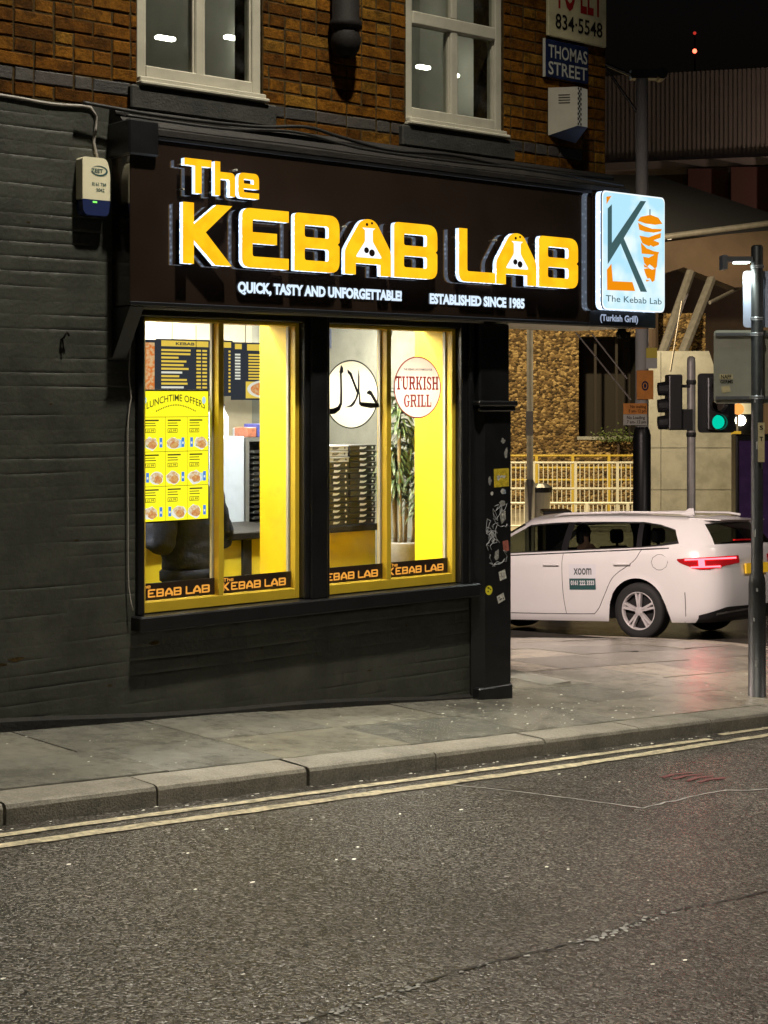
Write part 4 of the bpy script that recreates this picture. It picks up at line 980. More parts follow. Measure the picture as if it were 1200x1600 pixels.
def bottle(x, y, z, r, h, mat, label):
    t = thing('plastic_bottle', label, 'bottle', (x, y, z)); m = MB(); m.lathe([(r * .9, z), (r, z + h * .08), (r, z + h * .6), (r * .45, z + h * .82), (r * .4, z + h * .93)], (x, y, 0), 12); m.build('bottle_body', mat, t, smooth=True)
    m = MB(); m.cyl((x, y, z + h * .93), (x, y, z + h), r * .45, n=10); m.build('cap', 'pack_blue', t)
bottle(-.83, 2.22, 1.70, .055, .24, 'pack_clear', 'clear plastic bottle standing on top of the fridge')
def carton(x0, x1, y0, y1, z0, z1, mat, name, label, cat):
    m = MB(); m.cbox(x0, x1, y0, y1, z0, z1, .004); o = m.build(name, mat); tag(o, label, cat); return o
carton(-1.08, -.93, 2.15, 2.4, 1.702, 1.88, 'pack_clear', 'plastic_tub', 'pale blue plastic tub on top of the fridge', 'tub')
carton(-.66, -.58, 2.12, 2.3, 1.692, 1.765, 'pack_red', 'snack_carton', 'red patterned carton on the tray rack', 'carton')
carton(-.575, -.50, 2.12, 2.3, 1.692, 1.79, 'pack_blue', 'snack_carton', 'dark blue carton on the tray rack next to the red one', 'carton')
carton(-.495, -.43, 2.12, 2.3, 1.692, 1.79, 'fridge_grey', 'snack_carton', 'grey carton at the yellow-reveal end of the tray rack', 'carton')
carton(-2.22, -2.02, 1.5, 1.75, 1.077, 1.19, 'box_white', 'paper_parcel', 'white wrapped parcel lying on the serving counter by the jacket', 'parcel')
# wall clutter seen through the second window
pm('poster_grey', (.4, .42, .4), .5, var=.5, vscale=30)
ac = thing('white_arch_frame', 'white arched panel on the far shop wall behind the stickers', 'wall panel', (.5, 2.8, 1.9))
m = MB(); mpx = lambda u, v, d=0: (u, 2.84 - .04 + d, v)
m.extr([rp([(.30, 1.75), (.60, 1.75), (.60, 2.36, .13), (.30, 2.36, .13)]), rp([(.34, 1.79), (.56, 1.79), (.56, 2.24), (.34, 2.24)])], mpx, 0, .04); m.build('arch_frame', 'box_white', ac)
m = MB(); m.box(.34, .56, 2.825, 2.835, 1.79, 2.24); m.build('arch_panel', 'poster_grey', ac)
cb = thing('white_cabinet', 'tall pale cabinet behind the pizza box stacks', 'cabinet', (.1, 2.6, FL))
m = MB(); m.cbox(-.35, .30, 2.4, 2.8, FL, 1.75, .008); m.build('cabinet_body', 'fridge_white', cb)
m = MB(); m.box(-.06, -.05, 2.392, 2.399, FL + .1, 1.7); m.box(-.09, -.08, 2.37, 2.40, .9, 1.2); m.build('cabinet_handle', 'fridge_grey', cb)
cm = thing('ceiling_camera', 'small dark dome camera with looping cable under the shop ceiling', 'camera', (-.1, 1.2, 2.7))
m = MB(); m.lathe([(.06, 2.77), (.06, 2.70), (.05, 2.66), (.02, 2.63)], (-.12, 1.2, 0), 14); m.build('dome', 'iron', cm, smooth=True)
m = MB(); m.tube(catmull([(-.12, 1.2, 2.76), (-.02, 1.25, 2.62), (.06, 1.3, 2.5), (.03, 1.3, 2.38)], .04), .006, 5); m.build('camera_cable', 'iron', cm)

# --- potted dracaena
pm('leaf', (.06, .11, .03), .4, rnd=[(.05, .10, .03), (.09, .14, .04)], var=.4, vscale=25, col2=(.14, .17, .06)); pm('cane', (.38, .28, .14), .6, var=.3, vscale=40); pm('pot', (.60, .58, .53), .5, var=.12, vscale=30); pm('soil', (.04, .03, .02), .9)
pl = thing('potted_plant', 'tall leafy dracaena in a pale round pot inside the shop window', 'plant', (-.40, .62, .72))
PXc, PYc = -.40, .62
m = MB(); m.box(PXc - .21, PXc + .22, PYc - .2, PYc + .2, .70, .735); m.build('pot_stand', 'counter_top', pl)
m = MB(); m.box(PXc - .18, PXc + .18, PYc - .17, PYc + .17, FL, .70); m.build('pot_plinth', 'counter_top', pl)
m = MB(); m.lathe([(.13, .736), (.165, .76), (.175, 1.0), (.178, 1.01), (.165, 1.012), (.16, .98)], (PXc, PYc, 0), 26); m.build('pot', 'pot', pl, smooth=True)
m = MB(); m.lathe([(.158, .975), (.158, .985)], (PXc, PYc, 0), 20); m.build('soil', 'soil', pl)
lf = MB(); rsd = random.Random(11)
def blade(base, az, L, rise, w):
    P = []; d = Vector((math.cos(az), math.sin(az), 0)); n = 7
    for k in range(n):
        t = k / (n - 1); P.append(base + d * (L * (t * .95)) + Vector((0, 0, L * (rise * t - (rise + .55) * t * t * .85))))
    sd = Vector((-d.y, d.x, 0)); vs = []
    for k, p in enumerate(P):
        t = k / (n - 1); ww = w * (math.sin(math.pi * min(1, .18 + t * .82)) ** .8); vs += [p - sd * ww + Vector((0, 0, ww * .35)), p, p + sd * ww + Vector((0, 0, ww * .35))]
    lf.add(vs, [(3 * k + a, 3 * k + a + 1, 3 * k + a + 4, 3 * k + a + 3) for k in range(n - 1) for a in (0, 1)])
for cx, cy, top in ((-.45, .60, 1.96), (-.33, .66, 1.72), (-.40, .70, 1.50), (-.31, .56, 1.42), (-.45, .66, 1.62), (-.28, .62, 2.08)):
    t = MB(); pts = [(cx + (PXc - cx) * .3, cy, .97), (cx, cy, (.97 + top) / 2), (cx + rsd.uniform(-.03, .03), cy + rsd.uniform(-.03, .03), top)]
    t.tube(catmull([Vector(p) for p in pts], .12), .013, 7); t.build('cane', 'cane', pl, smooth=True)
    for lev in range(3):
        base = Vector((pts[2][0], pts[2][1], top - lev * .09))
        for k in range(36):
            blade(base + Vector((0, 0, rsd.uniform(-.05, .04))), rsd.uniform(0, 6.28), rsd.uniform(.10, .19), rsd.uniform(.5, 1.7) * (1 - lev * .18), rsd.uniform(.009, .016))
lf.build('foliage', 'leaf', pl, kind='stuff')

# --- person at the counter (back to the window)
pm('skin', (.45, .27, .19), .5, var=.06); pm('jacket', (.012, .014, .022), .9, spec=.12, var=.35, vscale=9, bump=1.0, bscale=14); pm('denim', (.10, .16, .30), .8, var=.2, vscale=20, bump=.3, bscale=200); pm('hair', (.02, .015, .01), .6, bump=.6, bscale=120); pm('shoe', (.03, .03, .03), .5); pm('cuff', (.30, .26, .23), .7, var=.25, vscale=30)
def skin_mesh(name, mat, verts, edges, radii, root, parent, sub=2):
    me = bpy.data.meshes.new(name); me.from_pydata(verts, edges, []); o = bpy.data.objects.new(name, me); COL.objects.link(o); o.parent = parent
    sm = o.modifiers.new('skin', 'SKIN'); sm.use_smooth_shade = True; ss = o.modifiers.new('sub', 'SUBSURF'); ss.levels = sub; ss.render_levels = sub
    if not me.skin_vertices: 
        me.skin_vertices.new() if hasattr(me.skin_vertices, 'new') else None
    bpy.context.view_layer.update()
    for i, r in enumerate(radii):
        sv = me.skin_vertices[0].data[i]; sv.radius = r if isinstance(r, tuple) else (r, r); sv.use_root = (i == root)
    bpy.context.view_layer.update()
    ev = o.evaluated_get(bpy.context.evaluated_depsgraph_get()); nm = bpy.data.meshes.new_from_object(ev)
    o.modifiers.clear(); o.data = nm; nm.name = name
    nm.materials.clear(); nm.materials.append(MATS[mat])
    nm.polygons.foreach_set('use_smooth', [True] * len(nm.polygons)); WLOC[o.name] = Vector((0, 0, 0))
    return o
def person(name, label, loc, rz, mats, parts='full'):
    p = thing(name, label, 'person', loc, local=True); p.rotation_euler = (0, 0, rz)
    sk, jk, tr_, hr = mats
    # local frame: faces +y, x to the person's right
    V = [(0, 0, .93), (0, .01, 1.10), (0, 0, 1.28), (0, -.01, 1.44), (0, .0, 1.52), (0, .02, 1.60), (0, .035, 1.70), (0, .02, 1.76)]
    E_ = [(i, i + 1) for i in range(7)]; r = [(.14, .10), (.13, .09), (.15, .10), (.10, .07), .052, (.070, .085), (.078, .095), (.045, .055)]
    b = len(V)
    for s in (-1, 1):
        V += [(.17 * s, -.01, 1.40), (.265 * s, -.03, 1.11), (.23 * s, .15, 1.22), (.18 * s, .29, 1.35)]; k = len(V) - 4
        E_ += [(3, k), (k, k + 1), (k + 1, k + 2), (k + 2, k + 3)]; r += [.055, .043, .034, .030]
        h = k + 3                                            # palm and fingers
        V += [(.17 * s, .34, 1.40)]; E_ += [(h, len(V) - 1)]; r += [(.018, .034)]; pm_ = len(V) - 1
        for f, (dx, ln_) in enumerate(((-.03, .07), (-.01, .08), (.01, .078), (.03, .06))):
            V += [((.17 + dx) * s, .34 + ln_ * .5, 1.42), ((.17 + dx) * s, .34 + ln_ * .8, 1.45)]; E_ += [(pm_, len(V) - 2), (len(V) - 2, len(V) - 1)]; r += [.009, .008]
        V += [(.13 * s, .325, 1.39), (.115 * s, .35, 1.42)]; E_ += [(h, len(V) - 2), (len(V) - 2, len(V) - 1)]; r += [.011, .009]
        V += [(.095 * s, 0, .88), (.10 * s, .015, .50), (.105 * s, -.01, .10), (.11 * s, .10, .03)]; k = len(V) - 4
        E_ += [(0, k), (k, k + 1), (k + 1, k + 2), (k + 2, k + 3)]; r += [.085, .058, .04, (.04, .03)]
    body = skin_mesh('body', sk, V, E_, r, 0, p, 1)
    # jacket
    V = [(0, 0, .93), (0, .0, 1.02), (0, .01, 1.12), (0, 0, 1.28), (0, -.01, 1.42), (0, -.005, 1.49)]; E_ = [(i, i + 1) for i in range(5)]; r = [(.19, .15), (.215, .165), (.205, .15), (.20, .145), (.14, .11), (.08, .08)]
    for s in (-1, 1):
        V += [(.185 * s, -.01, 1.40), (.275 * s, -.04, 1.10), (.24 * s, .13, 1.20), (.20 * s, .24, 1.31)]; k = len(V) - 4; E_ += [(4, k), (k, k + 1), (k + 1, k + 2), (k + 2, k + 3)]; r += [.09, .082, .062, .045]
    jo = skin_mesh('jacket', jk, V, E_, r, 0, p, 3)
    from mathutils import noise as nz
    for v in jo.data.vertices:                         # soft cloth folds
        f_ = nz.noise(Vector((v.co.x * 7, v.co.y * 7, v.co.z * 13))) * .016 + nz.noise(Vector((v.co.x * 16, v.co.y * 16, v.co.z * 26 + 4))) * .007
        v.co += v.normal * f_
    m = MB(); m.lathe([(.188, .89), (.205, .90), (.207, .955), (.19, .97)], (0, 0, 0), 28); 
    m.v = [(x, y * .8, z) for x, y, z in m.v]; m.build('waistband', jk, p, smooth=True, local=True)
    V = [(0, 0, .92)]; E_ = []; r = [(.155, .125)]
    for s in (-1, 1):
        V += [(.10 * s, 0, .80), (.105 * s, .015, .50), (.11 * s, -.01, .09)]; k = len(V) - 3; E_ += [(0, k), (k, k + 1), (k + 1, k + 2)]; r += [.105, .08, .068]
    skin_mesh('jeans', tr_, V, E_, r, 0, p, 2)
    m = MB(); m.ball((0, .015, 1.695), .105, 16, 0, (.88, 1.05, 1.12))
    m.v = [q_ for q_ in m.v]; m.f = [f for f in m.f if sum(m.v[i][1] for i in f) / len(f) < .05 or sum(m.v[i][2] for i in f) / len(f) > 1.75]; m.m = [0] * len(m.f); m.build('hair', hr, p, smooth=True, local=True)
    for s in (-1, 1): m = MB(); m.ball((.11 * s, .06, .035), .05, 10, 0, (.95, 2.3, .75)); m.build('shoe', 'shoe', p, smooth=True, local=True)
    m = MB(); m.ball((0, .125, 1.665), .018, 8, 0, (.8, 1, 1.3)); m.build('nose', sk, p, smooth=True, local=True)
    for s in (-1, 1): m = MB(); m.ball((.083 * s, .02, 1.68), .024, 8, 0, (.4, .8, 1.2)); m.build('ear', sk, p, smooth=True, local=True)
    for s in (-1, 1): m = MB(); m.ball((.032 * s, .112, 1.70), .011, 8); m.build('eye', 'hair', p, smooth=True, local=True)
    m = MB(); m.poly([[(-.022, 1.628), (.022, 1.628), (.012, 1.622), (-.012, 1.622)]], lambda u, v: (u, .118, v)); m.build('mouth', 'hair', p, local=True)
    return p
person('person', 'person in dark jacket and jeans standing at the counter behind the offers poster', (-1.99, .80, FL), R(12), ('skin', 'jacket', 'denim', 'hair'))

# ================================================================== things on the outside wall
pm('alarm_cream', (.80, .74, .52), .4, var=.06); pm('alarm_blue', (.02, .03, .10), .25); pm('alarm_print', (.04, .10, .10), .5); glow('led_green', (.25, .9, .15), 1.2)
al = thing('alarm_box', 'cream burglar alarm box with dark blue base on the painted wall', 'alarm box', (-3.1, -.02, 2.94))
mpa = lambda u, v, d=0: (u, d, v)
m = MB(); m.extr([rp([(-3.205, 3.04), (-3.04, 3.04), (-3.04, 3.19, .03), (-3.06, 3.265, .03), (-3.205, 3.265, .02)])], mpa, -.085, -.01); m.build('cover', 'alarm_cream', al, bevel=.008)
m = MB(); m.extr([rp([(-3.04, 3.039), (-3.205, 3.039), (-3.20, 2.955, .04), (-3.05, 2.955, .03)])], mpa, -.085, -.01); m.build('base', 'alarm_blue', al, bevel=.008)
m = MB(); m.poly([circ(-3.105, 3.195, .05, 24, .028), circ(-3.110, 3.197, .044, 24, .022)], lambda u, v: (u, -.0865, v)); m.text('ZEET', lambda u, v: (u, -.0868, 3.185 + v), .022, -3.155, -3.085, bold=.02); m.text('0161 764', lambda u, v: (u, -.0868, 3.115 + v), .018, -3.15, -3.065, bold=.02); m.text('2042', lambda u, v: (u, -.0868, 3.085 + v), .018, -3.125, -3.075, bold=.02); m.build('print', 'alarm_print', al)
m = MB(); m.box(-3.145, -3.12, -.0872, -.085, 3.022, 3.032); m.build('indicator', 'led_green', al)
pm('cable_grey', (.30, .27, .24), .5); pm('cable_black', (.012, .011, .010), .5)
def cable(name, label, pts, r, mat):
    m = MB(); m.tube(catmull([Vector(p) for p in pts], .05), r, 6); o = m.build(name, mat, smooth=True); tag(o, label, 'cable'); return o
cable('wall_cable', 'pale cable running along the wall top and down to the alarm box', [(-4.6, -.012, 3.555), (-4.0, -.012, 3.535), (-3.63, -.012, 3.545), (-3.35, -.012, 3.535), (-3.12, -.012, 3.545), (-3.085, -.012, 3.50), (-3.09, -.012, 3.42), (-3.10, -.012, 3.36), (-3.085, -.012, 3.30), (-3.07, -.012, 3.26)], .009, 'cable_grey')
cable('wall_cable', 'black cable sagging along the brick above the fascia, upper one', [(-3.2, -.08, 3.55), (-2.7, -.1, 3.53), (-2.1, -.09, 3.545), (-1.75, -.1, 3.58), (-1.5, -.1, 3.55), (-1.1, -.1, 3.51), (-.6, -.1, 3.53), (.1, -.1, 3.50), (.9, -.1, 3.52)], .011, 'cable_black')
cable('wall_cable', 'black cable sagging just over the fascia cornice, lower one', [(-3.0, -.19, 3.49), (-2.4, -.2, 3.485), (-1.9, -.2, 3.52), (-1.4, -.2, 3.475), (-.7, -.2, 3.47), (.0, -.2, 3.48), (.9, -.2, 3.46)], .009, 'cable_black')
cable('wall_cable', 'thin pale cable hanging down beside the shop window jamb', [(-2.90, -.03, 2.44), (-2.885, -.03, 2.30), (-2.895, -.03, 2.10), (-2.88, -.03, 1.98), (-2.90, -.03, 1.85), (-2.90, -.03, 1.3), (-2.895, -.03, .95), (-2.88, -.05, .82)], .004, 'cable_grey')
hk = MB(); hk.tube(catmull([Vector(p) for p in [(-3.29, .0, 2.29), (-3.29, -.035, 2.30), (-3.275, -.045, 2.33), (-3.262, -.04, 2.31)]], .01), .006, 6); hk.tube([(-3.29, -.02, 2.30), (-3.285, -.025, 2.235)], .005, 6); tag(hk.build('wall_hook', 'iron', smooth=True), 'small bent iron hook on the painted wall', 'hook')
# street name plate, letting board, ventilation box
pm('plate_navy', (.010, .017, .055), .6, spec=.12, var=.25, vscale=12, stain=.3, sscale=9); pm('plate_white', (.42, .41, .36), .7, spec=.1, var=.12, vscale=18); pm('board_cream', (.52, .46, .28), .7, spec=.15, var=.14, vscale=6, stain=.25, sscale=5); pm('sign_red', (.26, .012, .01), .8, spec=.08); pm('sign_black', (.012, .010, .009), .8, spec=.08)
st = thing('street_name_sign', 'dark blue street name plate with white lettering below the letting board', 'street sign', (.53, -.02, 4.16))
m = MB(); m.cbox(.318, .742, -.026, -.007, 4.168, 4.424, .004); m.build('plate', 'plate_navy', st)
m = MB(); m.text('THOMAS', lambda u, v: (u, -.0285, 4.302 + v), .092, .345, .725, bold=.012); m.text('STREET', lambda u, v: (u, -.0285, 4.188 + v), .092, .345, .725, bold=.012); m.build('lettering', 'plate_white', st)
m = MB(); m.box(.312, .3175, -.027, -.006, 4.166, 4.426); m.build('plate_edge', 'plate_white', st)
tl = thing('letting_board', 'cream painted letting board with red and black lettering at the brick corner', 'sign board', (.63, -.02, 4.44))
m = MB(); m.cbox(.340, .915, -.033, -.007, 4.447, 5.35, .004); m.build('board', 'board_cream', tl)
m = MB(); m.text('TO LET', lambda u, v: (u, -.0355, 4.655 + v), .30, .40, .87, bold=.02, mat=0); m.text('834·5548', lambda u, v: (u, -.0355, 4.508 + v), .105, .405, .872, bold=.015, mat=1); m.build('lettering', ['sign_red', 'sign_black'], tl)
pm('vent_dim', (.34, .31, .25), .5, var=.1); pm('vent_lit', (.6, .58, .52), .45); pm('vent_blue', (.10, .12, .19), .5)  # dimmer left face and brighter front: fall of light put into housing colours
vb = thing('camera_box', 'wedge shaped grey wall box with chequered edge below the street sign', 'wall box', (.45, -.07, 3.75))
vs = [(.37, .0, 4.10), (.37, .0, 3.775), (.50, -.15, 4.10), (.50, -.15, 3.835), (.62, -.13, 4.10), (.62, -.13, 3.84), (.64, 0, 4.10), (.64, 0, 3.75)]
m = MB(); m.add(vs, [(0, 1, 3, 2)], 0); m.add(vs, [(2, 3, 5, 4), (4, 5, 7, 6), (0, 2, 4, 6)], 1); m.add(vs, [(1, 7, 5, 3)], 2); m.build('housing', ['vent_dim', 'vent_lit', 'vent_blue'], vb)
m = MB()
mpv = lambda u, v: (.37 + .13 * u - .002, -.15 * u - .002, v)
for k in range(4): m.poly([[(.35, 4.045 - k * .018), (.75, 4.045 - k * .018), (.75, 4.05 - k * .018), (.35, 4.05 - k * .018)]], mpv, 0)
mpf = lambda u, v: (.50 + .12 * u, -.15 + .02 * u - .002, v)
for r_ in range(15):
    for c_ in range(3):
        if (r_ + c_) % 2 == 0: m.poly([[(c_ * .13, 3.84 + r_ * .0172), ((c_ + 1) * .13, 3.84 + r_ * .0172), ((c_ + 1) * .13, 3.857 + r_ * .0172), (c_ * .13, 3.857 + r_ * .0172)]], mpf, 0)
m.build('chequer', 'sign_black', vb)
cam2 = thing('bullet_camera', 'small dark camera hanging under the light box sign', 'camera', (1.0, -.1, 2.40))
m = MB(); m.cyl((1.0, -.1, 2.475), (1.0, -.1, 2.43), .03); m.cyl((.97, -.14, 2.425), (1.03, -.05, 2.435), .026); m.cyl((1.06, -.12, 2.43), (1.04, -.05, 2.44), .02); m.build('camera_body', 'iron', cam2)

# ================================================================== white estate car
pm('car_white', (.78, .76, .76), .28, coat=.8, spec=.5, var=.02, vscale=2); pm('car_black', (.012, .012, .013), .35); pm('car_dark', (.006, .006, .006), .8); pm('tyre', (.018, .018, .018), .75, bump=.3, bscale=80); pm('alloy', (.60, .57, .57), .35, metal=.15); pm('groove', (.10, .095, .095), .6)
pm('lens_red', (.28, .01, .012), .12, coat=.6, emit=(.6, .01, .015), estr=.25); glow('tail_lit', (1.0, .035, .045), 14.); glow('brake_lit', (1.0, .02, .02), .9); pm('plate_yellow', (.75, .48, .03), .4, emit=(.9, .5, .02), estr=.25)
pm('seat', (.02, .02, .022), .8); pm('decal_pale', (.70, .70, .74), .4); pm('decal_teal', (.03, .09, .09), .4); pm('chrome', (.6, .6, .6), .15, metal=1); pm('decal_grey', (.09, .10, .11), .4)
car = thing('estate_car', 'white estate taxi with lit red tail light passing behind the shop corner', 'car', (0, 0, 0), local=True)
def ztop(x): return .935 + (2.35 - x) * .026 if x <= 2.35 else .935 - (x - 2.35) ** 1.5 * .165
def zbot(x):
    z = .19
    for xa in (0, 2.70):
        dx = abs(x - xa)
        if dx < .36: z = max(z, .312 + math.sqrt(.36 ** 2 - dx * dx))
    return z
plan = [(3.63, 0), (3.625, .2), (3.60, .4), (3.55, .56), (3.44, .70), (3.30, .79), (3.15, .84)]
xx = 3.05
while xx > -.52: plan.append((xx, .885 if xx < 2.6 else .86 + (3.15 - xx) * .045)); xx -= .05
plan += [(-.55, .882), (-.66, .872), (-.77, .85), (-.86, .81), (-.925, .745), (-.965, .65), (-.985, .5), (-1.0, .3), (-1.005, .1), (-1.005, 0)]
LT = [0, .05, .14, .28, .46, .62, .74, .84, .92, .97, 1]
LW = [.945, .972, .985, .992, 1.0, 1.0, .995, .99, .972, .955, .935]
LR = [.13, .05, .015, 0, 0, .012, .02, .03, .05, .065, .085]          # how far the tail tucks in
def body_pt(p, t):
    x, y = p
    k = t * 1.0
    for i in range(len(LT) - 1):
        if LT[i] <= k <= LT[i + 1]: break
    f = (k - LT[i]) / (LT[i + 1] - LT[i]); w = LW[i] + (LW[i + 1] - LW[i]) * f; r = LR[i] + (LR[i + 1] - LR[i]) * f
    zb, zt = zbot(x), ztop(x)
    wr = max(0, min(1, (-x - .45) / .5)); wf = max(0, min(1, (x - 3.1) / .5))
    if zb > .2 and t < .5: w = w + (LW[4] - w) * min(1, (zb - .19) / .25) + .010 * max(0, 1 - t * 8) * min(1, (zb - .19) / .1)
    return (x + r * wr - (.12 * (1 - min(1, t * 3)) + .10 * max(0, t - .6)) * wf, y * w, zb + (zt - zb) * t)
def plan_at(u):                                        # u = index along the outline (fractional)
    i = min(int(u), len(plan) - 2); f = u - i; a, b = plan[i], plan[i + 1]; return (a[0] + (b[0] - a[0]) * f, a[1] + (b[1] - a[1]) * f)
def shell(m, grid, mat=0):
    n = len(grid[0]); vs = [p for c in grid for p in c]
    m.add(vs, [(i * n + j, (i + 1) * n + j, (i + 1) * n + j + 1, i * n + j + 1) for i in range(len(grid) - 1) for j in range(n - 1)], mat)
def mir(p): return (p[0], -p[1], p[2])
TS = [0, .03, .08, .14, .2, .28, .37, .46, .54, .62, .68, .74, .79, .84, .88, .92, .95, .975, 1]
grid = [[body_pt(p, t) for t in TS] for p in plan]
m = MB(); shell(m, grid); shell(m, [[mir(p) for p in c][::-1] for c in grid])
top = [c[-1] for c in grid]
m.add(top + [mir(p) for p in top], [(i, i + 1, len(top) + i + 1, len(top) + i) for i in range(len(top) - 1)])
def smooth_sharp(o, ang=35):
    o.data.polygons.foreach_set('use_smooth', [True] * len(o.data.polygons))
    import bmesh
    b_ = bmesh.new(); b_.from_mesh(o.data); bmesh.ops.remove_doubles(b_, verts=b_.verts, dist=.0005); bmesh.ops.recalc_face_normals(b_, faces=b_.faces); b_.to_mesh(o.data); b_.free()
    o.data.set_sharp_from_angle(angle=R(ang)); return o
body = smooth_sharp(m.build('body', 'car_white', car, local=True), 40)
# greenhouse
GB = [((2.58, 0), (1.74, 0, 1.405)), ((2.54, .35), (1.72, .3, 1.40)), ((2.43, .62), (1.66, .5, 1.385)), ((2.29, .755), (1.58, .58, 1.365)), ((2.17, .795), (1.49, .607, 1.362)), ((1.85, .818), (1.35, .62, 1.372)), ((1.45, .826), (1.2, .628, 1.38)), ((1.02, .828), (.99, .635, 1.385)), ((.93, .828), (.90, .635, 1.385)), ((.5, .827), (.5, .634, 1.38)), ((.02, .824), (.06, .63, 1.37)), ((-.05, .822), (.0, .628, 1.368)), ((-.3, .816), (-.2, .622, 1.358)), ((-.52, .806), (-.36, .617, 1.350)), ((-.70, .785), (-.50, .605, 1.342)), ((-.80, .745), (-.60, .585, 1.335)), ((-.865, .67), (-.68, .55, 1.33)), ((-.905, .45), (-.74, .38, 1.338)), ((-.925, .2), (-.765, .18, 1.345)), ((-.93, 0), (-.77, 0, 1.348))]
GB = [(b_, (t_[0], t_[1], t_[2] - .035 - .022 * max(0, min(1, (1.2 - t_[0]) / 1.9)))) for b_, t_ in GB]
GT = [0, .05, .10, .3, .55, .78, .90, 1.0]
def gpt(c, t, o=0.):
    b, tp = c; zb = ztop(b[0]) - .005
    bul = math.sin(math.pi * t) * .022 + o
    x = b[0] + (tp[0] - b[0]) * t; y = b[1] + (tp[1] - b[1]) * t; ex = max(0, min(1, (-x - .55) / .3)); fx = max(0, min(1, (x - 1.4) / .4))
    return (x - bul * ex + bul * fx, y + bul * (1 - ex * .7) * (1 if y > .05 else 0), zb + (tp[2] - zb) * t)
def gts(i):
    lo, hi = (.24, .60) if i == 13 else (.13, .78) if i == 12 else (.08, .86)
    return [0, lo * .55, lo, lo + (hi - lo) * .33, lo + (hi - lo) * .66, hi, min(1, hi + .05), 1.0]
GC = [[gpt(c, t) for t in gts(i)] for i, c in enumerate(GB)]
roofm = MB(); blk = MB(); glz = {k: MB() for k in ('wind', 'fd', 'rd', 'q', 'rear', 'fd-', 'rd-', 'q-')}
zone = lambda i: 'wind' if i < 3 else 'A' if i < 4 else 'fd' if i < 7 else 'B' if i < 8 else 'rd' if i < 10 else 'B' if i < 11 else 'q' if i < 13 else 'D' if i < 16 else 'rear'
for i in range(len(GB) - 1):
    for j in range(len(GT) - 1):
        zn = zone(i); side = zn in ('fd', 'rd', 'q', 'B'); inner = 1 <= j <= 5
        tgt = roofm
        if zn in ('wind', 'rear'): tgt = glz[zn] if 2 <= j <= 4 else (blk if j in (1, 5) else roofm)
        elif zn in ('fd', 'rd', 'q'): tgt = glz[zn] if 2 <= j <= 4 else (blk if j in (1, 5) else roofm)
        elif zn == 'B': tgt = blk if 1 <= j <= 5 else roofm
        if zn == 'q' and i == 12 and j >= 3 and False: tgt = roofm
        qd = [GC[i][j], GC[i + 1][j], GC[i + 1][j + 1], GC[i][j + 1]]
        tgt.add(qd, [(0, 1, 2, 3)])
        (glz[zn + '-'] if zn in ('fd', 'rd', 'q') and tgt is glz[zn] else tgt).add([mir(p) for p in qd], [(3, 2, 1, 0)])
rt = [[c[1] for c in GB], None]
ring0 = [gpt(c, 1.0) for c in GB]
def rr_(p, ky, dz, kx): return (p[0] + (0.4 - p[0]) * kx, p[1] * ky, p[2] + dz)
rings = [ring0, [rr_(p, .95, .022, .02) for p in ring0], [rr_(p, .80, .045, .07) for p in ring0], [rr_(p, .5, .06, .16) for p in ring0], [rr_(p, .0, .066, .25) for p in ring0]]
gr = [[rings[k][i] for k in range(5)] for i in range(len(ring0))]
shell(roofm, gr); shell(roofm, [[mir(p) for p in c][::-1] for c in gr])
smooth_sharp(roofm.build('roof', 'car_white', car, local=True), 50)
smooth_sharp(blk.build('window_trim', 'car_black', car, local=True), 60)
for k, v in glz.items(): smooth_sharp(v.build('window', 'car_glass', car, local=True), 60)
for s in (1, -1):
    m = MB(); m.tube([(1.25, .585 * s, 1.388), (1.1, .59 * s, 1.412), (.3, .588 * s, 1.408), (-.4, .575 * s, 1.378), (-.55, .565 * s, 1.35)], .014, 8); m.build('roof_rail', 'car_white', car, smooth=True, local=True)
m = MB(); m.add([(-.50, -.56, 1.325), (-.50, .56, 1.325), (-.88, .52, 1.293), (-.88, -.52, 1.293), (-.50, -.56, 1.295), (-.50, .56, 1.295), (-.865, .52, 1.278), (-.865, -.52, 1.278)], [(0, 1, 2, 3), (4, 7, 6, 5), (1, 5, 6, 2), (3, 2, 6, 7), (0, 3, 7, 4), (0, 4, 5, 1)]); m.build('roof_spoiler', 'car_white', car, bevel=.012, local=True)
m = MB(); m.add([(-.1, -.022, 1.37), (-.1, .022, 1.37), (-.27, .018, 1.36), (-.27, -.018, 1.36), (-.2, -.006, 1.435), (-.2, .006, 1.435), (-.26, .006, 1.435), (-.26, -.006, 1.435)], [(0, 1, 5, 4), (1, 2, 6, 5), (2, 3, 7, 6), (3, 0, 4, 7), (4, 5, 6, 7)]); m.build('shark_fin_aerial', 'car_white', car, bevel=.006, local=True)
# cabin, underside
m = MB(); m.box(-.85, 3.2, -.72, .72, .22, .30); m.box(-.7, -.15, -.66, .66, .3, .72); m.build('underbody', 'car_dark', car, local=True)
for x in (1.05, .05):
    for s in (-.37, .37):
        m = MB(); m.cbox(x - .1, x + .1, s - .24, s + .24, .45, 1.02, .04); m.cbox(x - .09, x - .01, s - .12, s + .12, 1.05, 1.22, .03); m.box(x, x + .45, s - .24, s + .24, .35, .52); m.cyl((x - .05, s, 1.0), (x - .05, s, 1.1), .02); m.build('seat', 'seat', car, local=True)
m = MB(); m.cbox(1.85, 2.3, -.7, .7, .6, .93, .04); m.build('dashboard', 'seat', car, local=True)
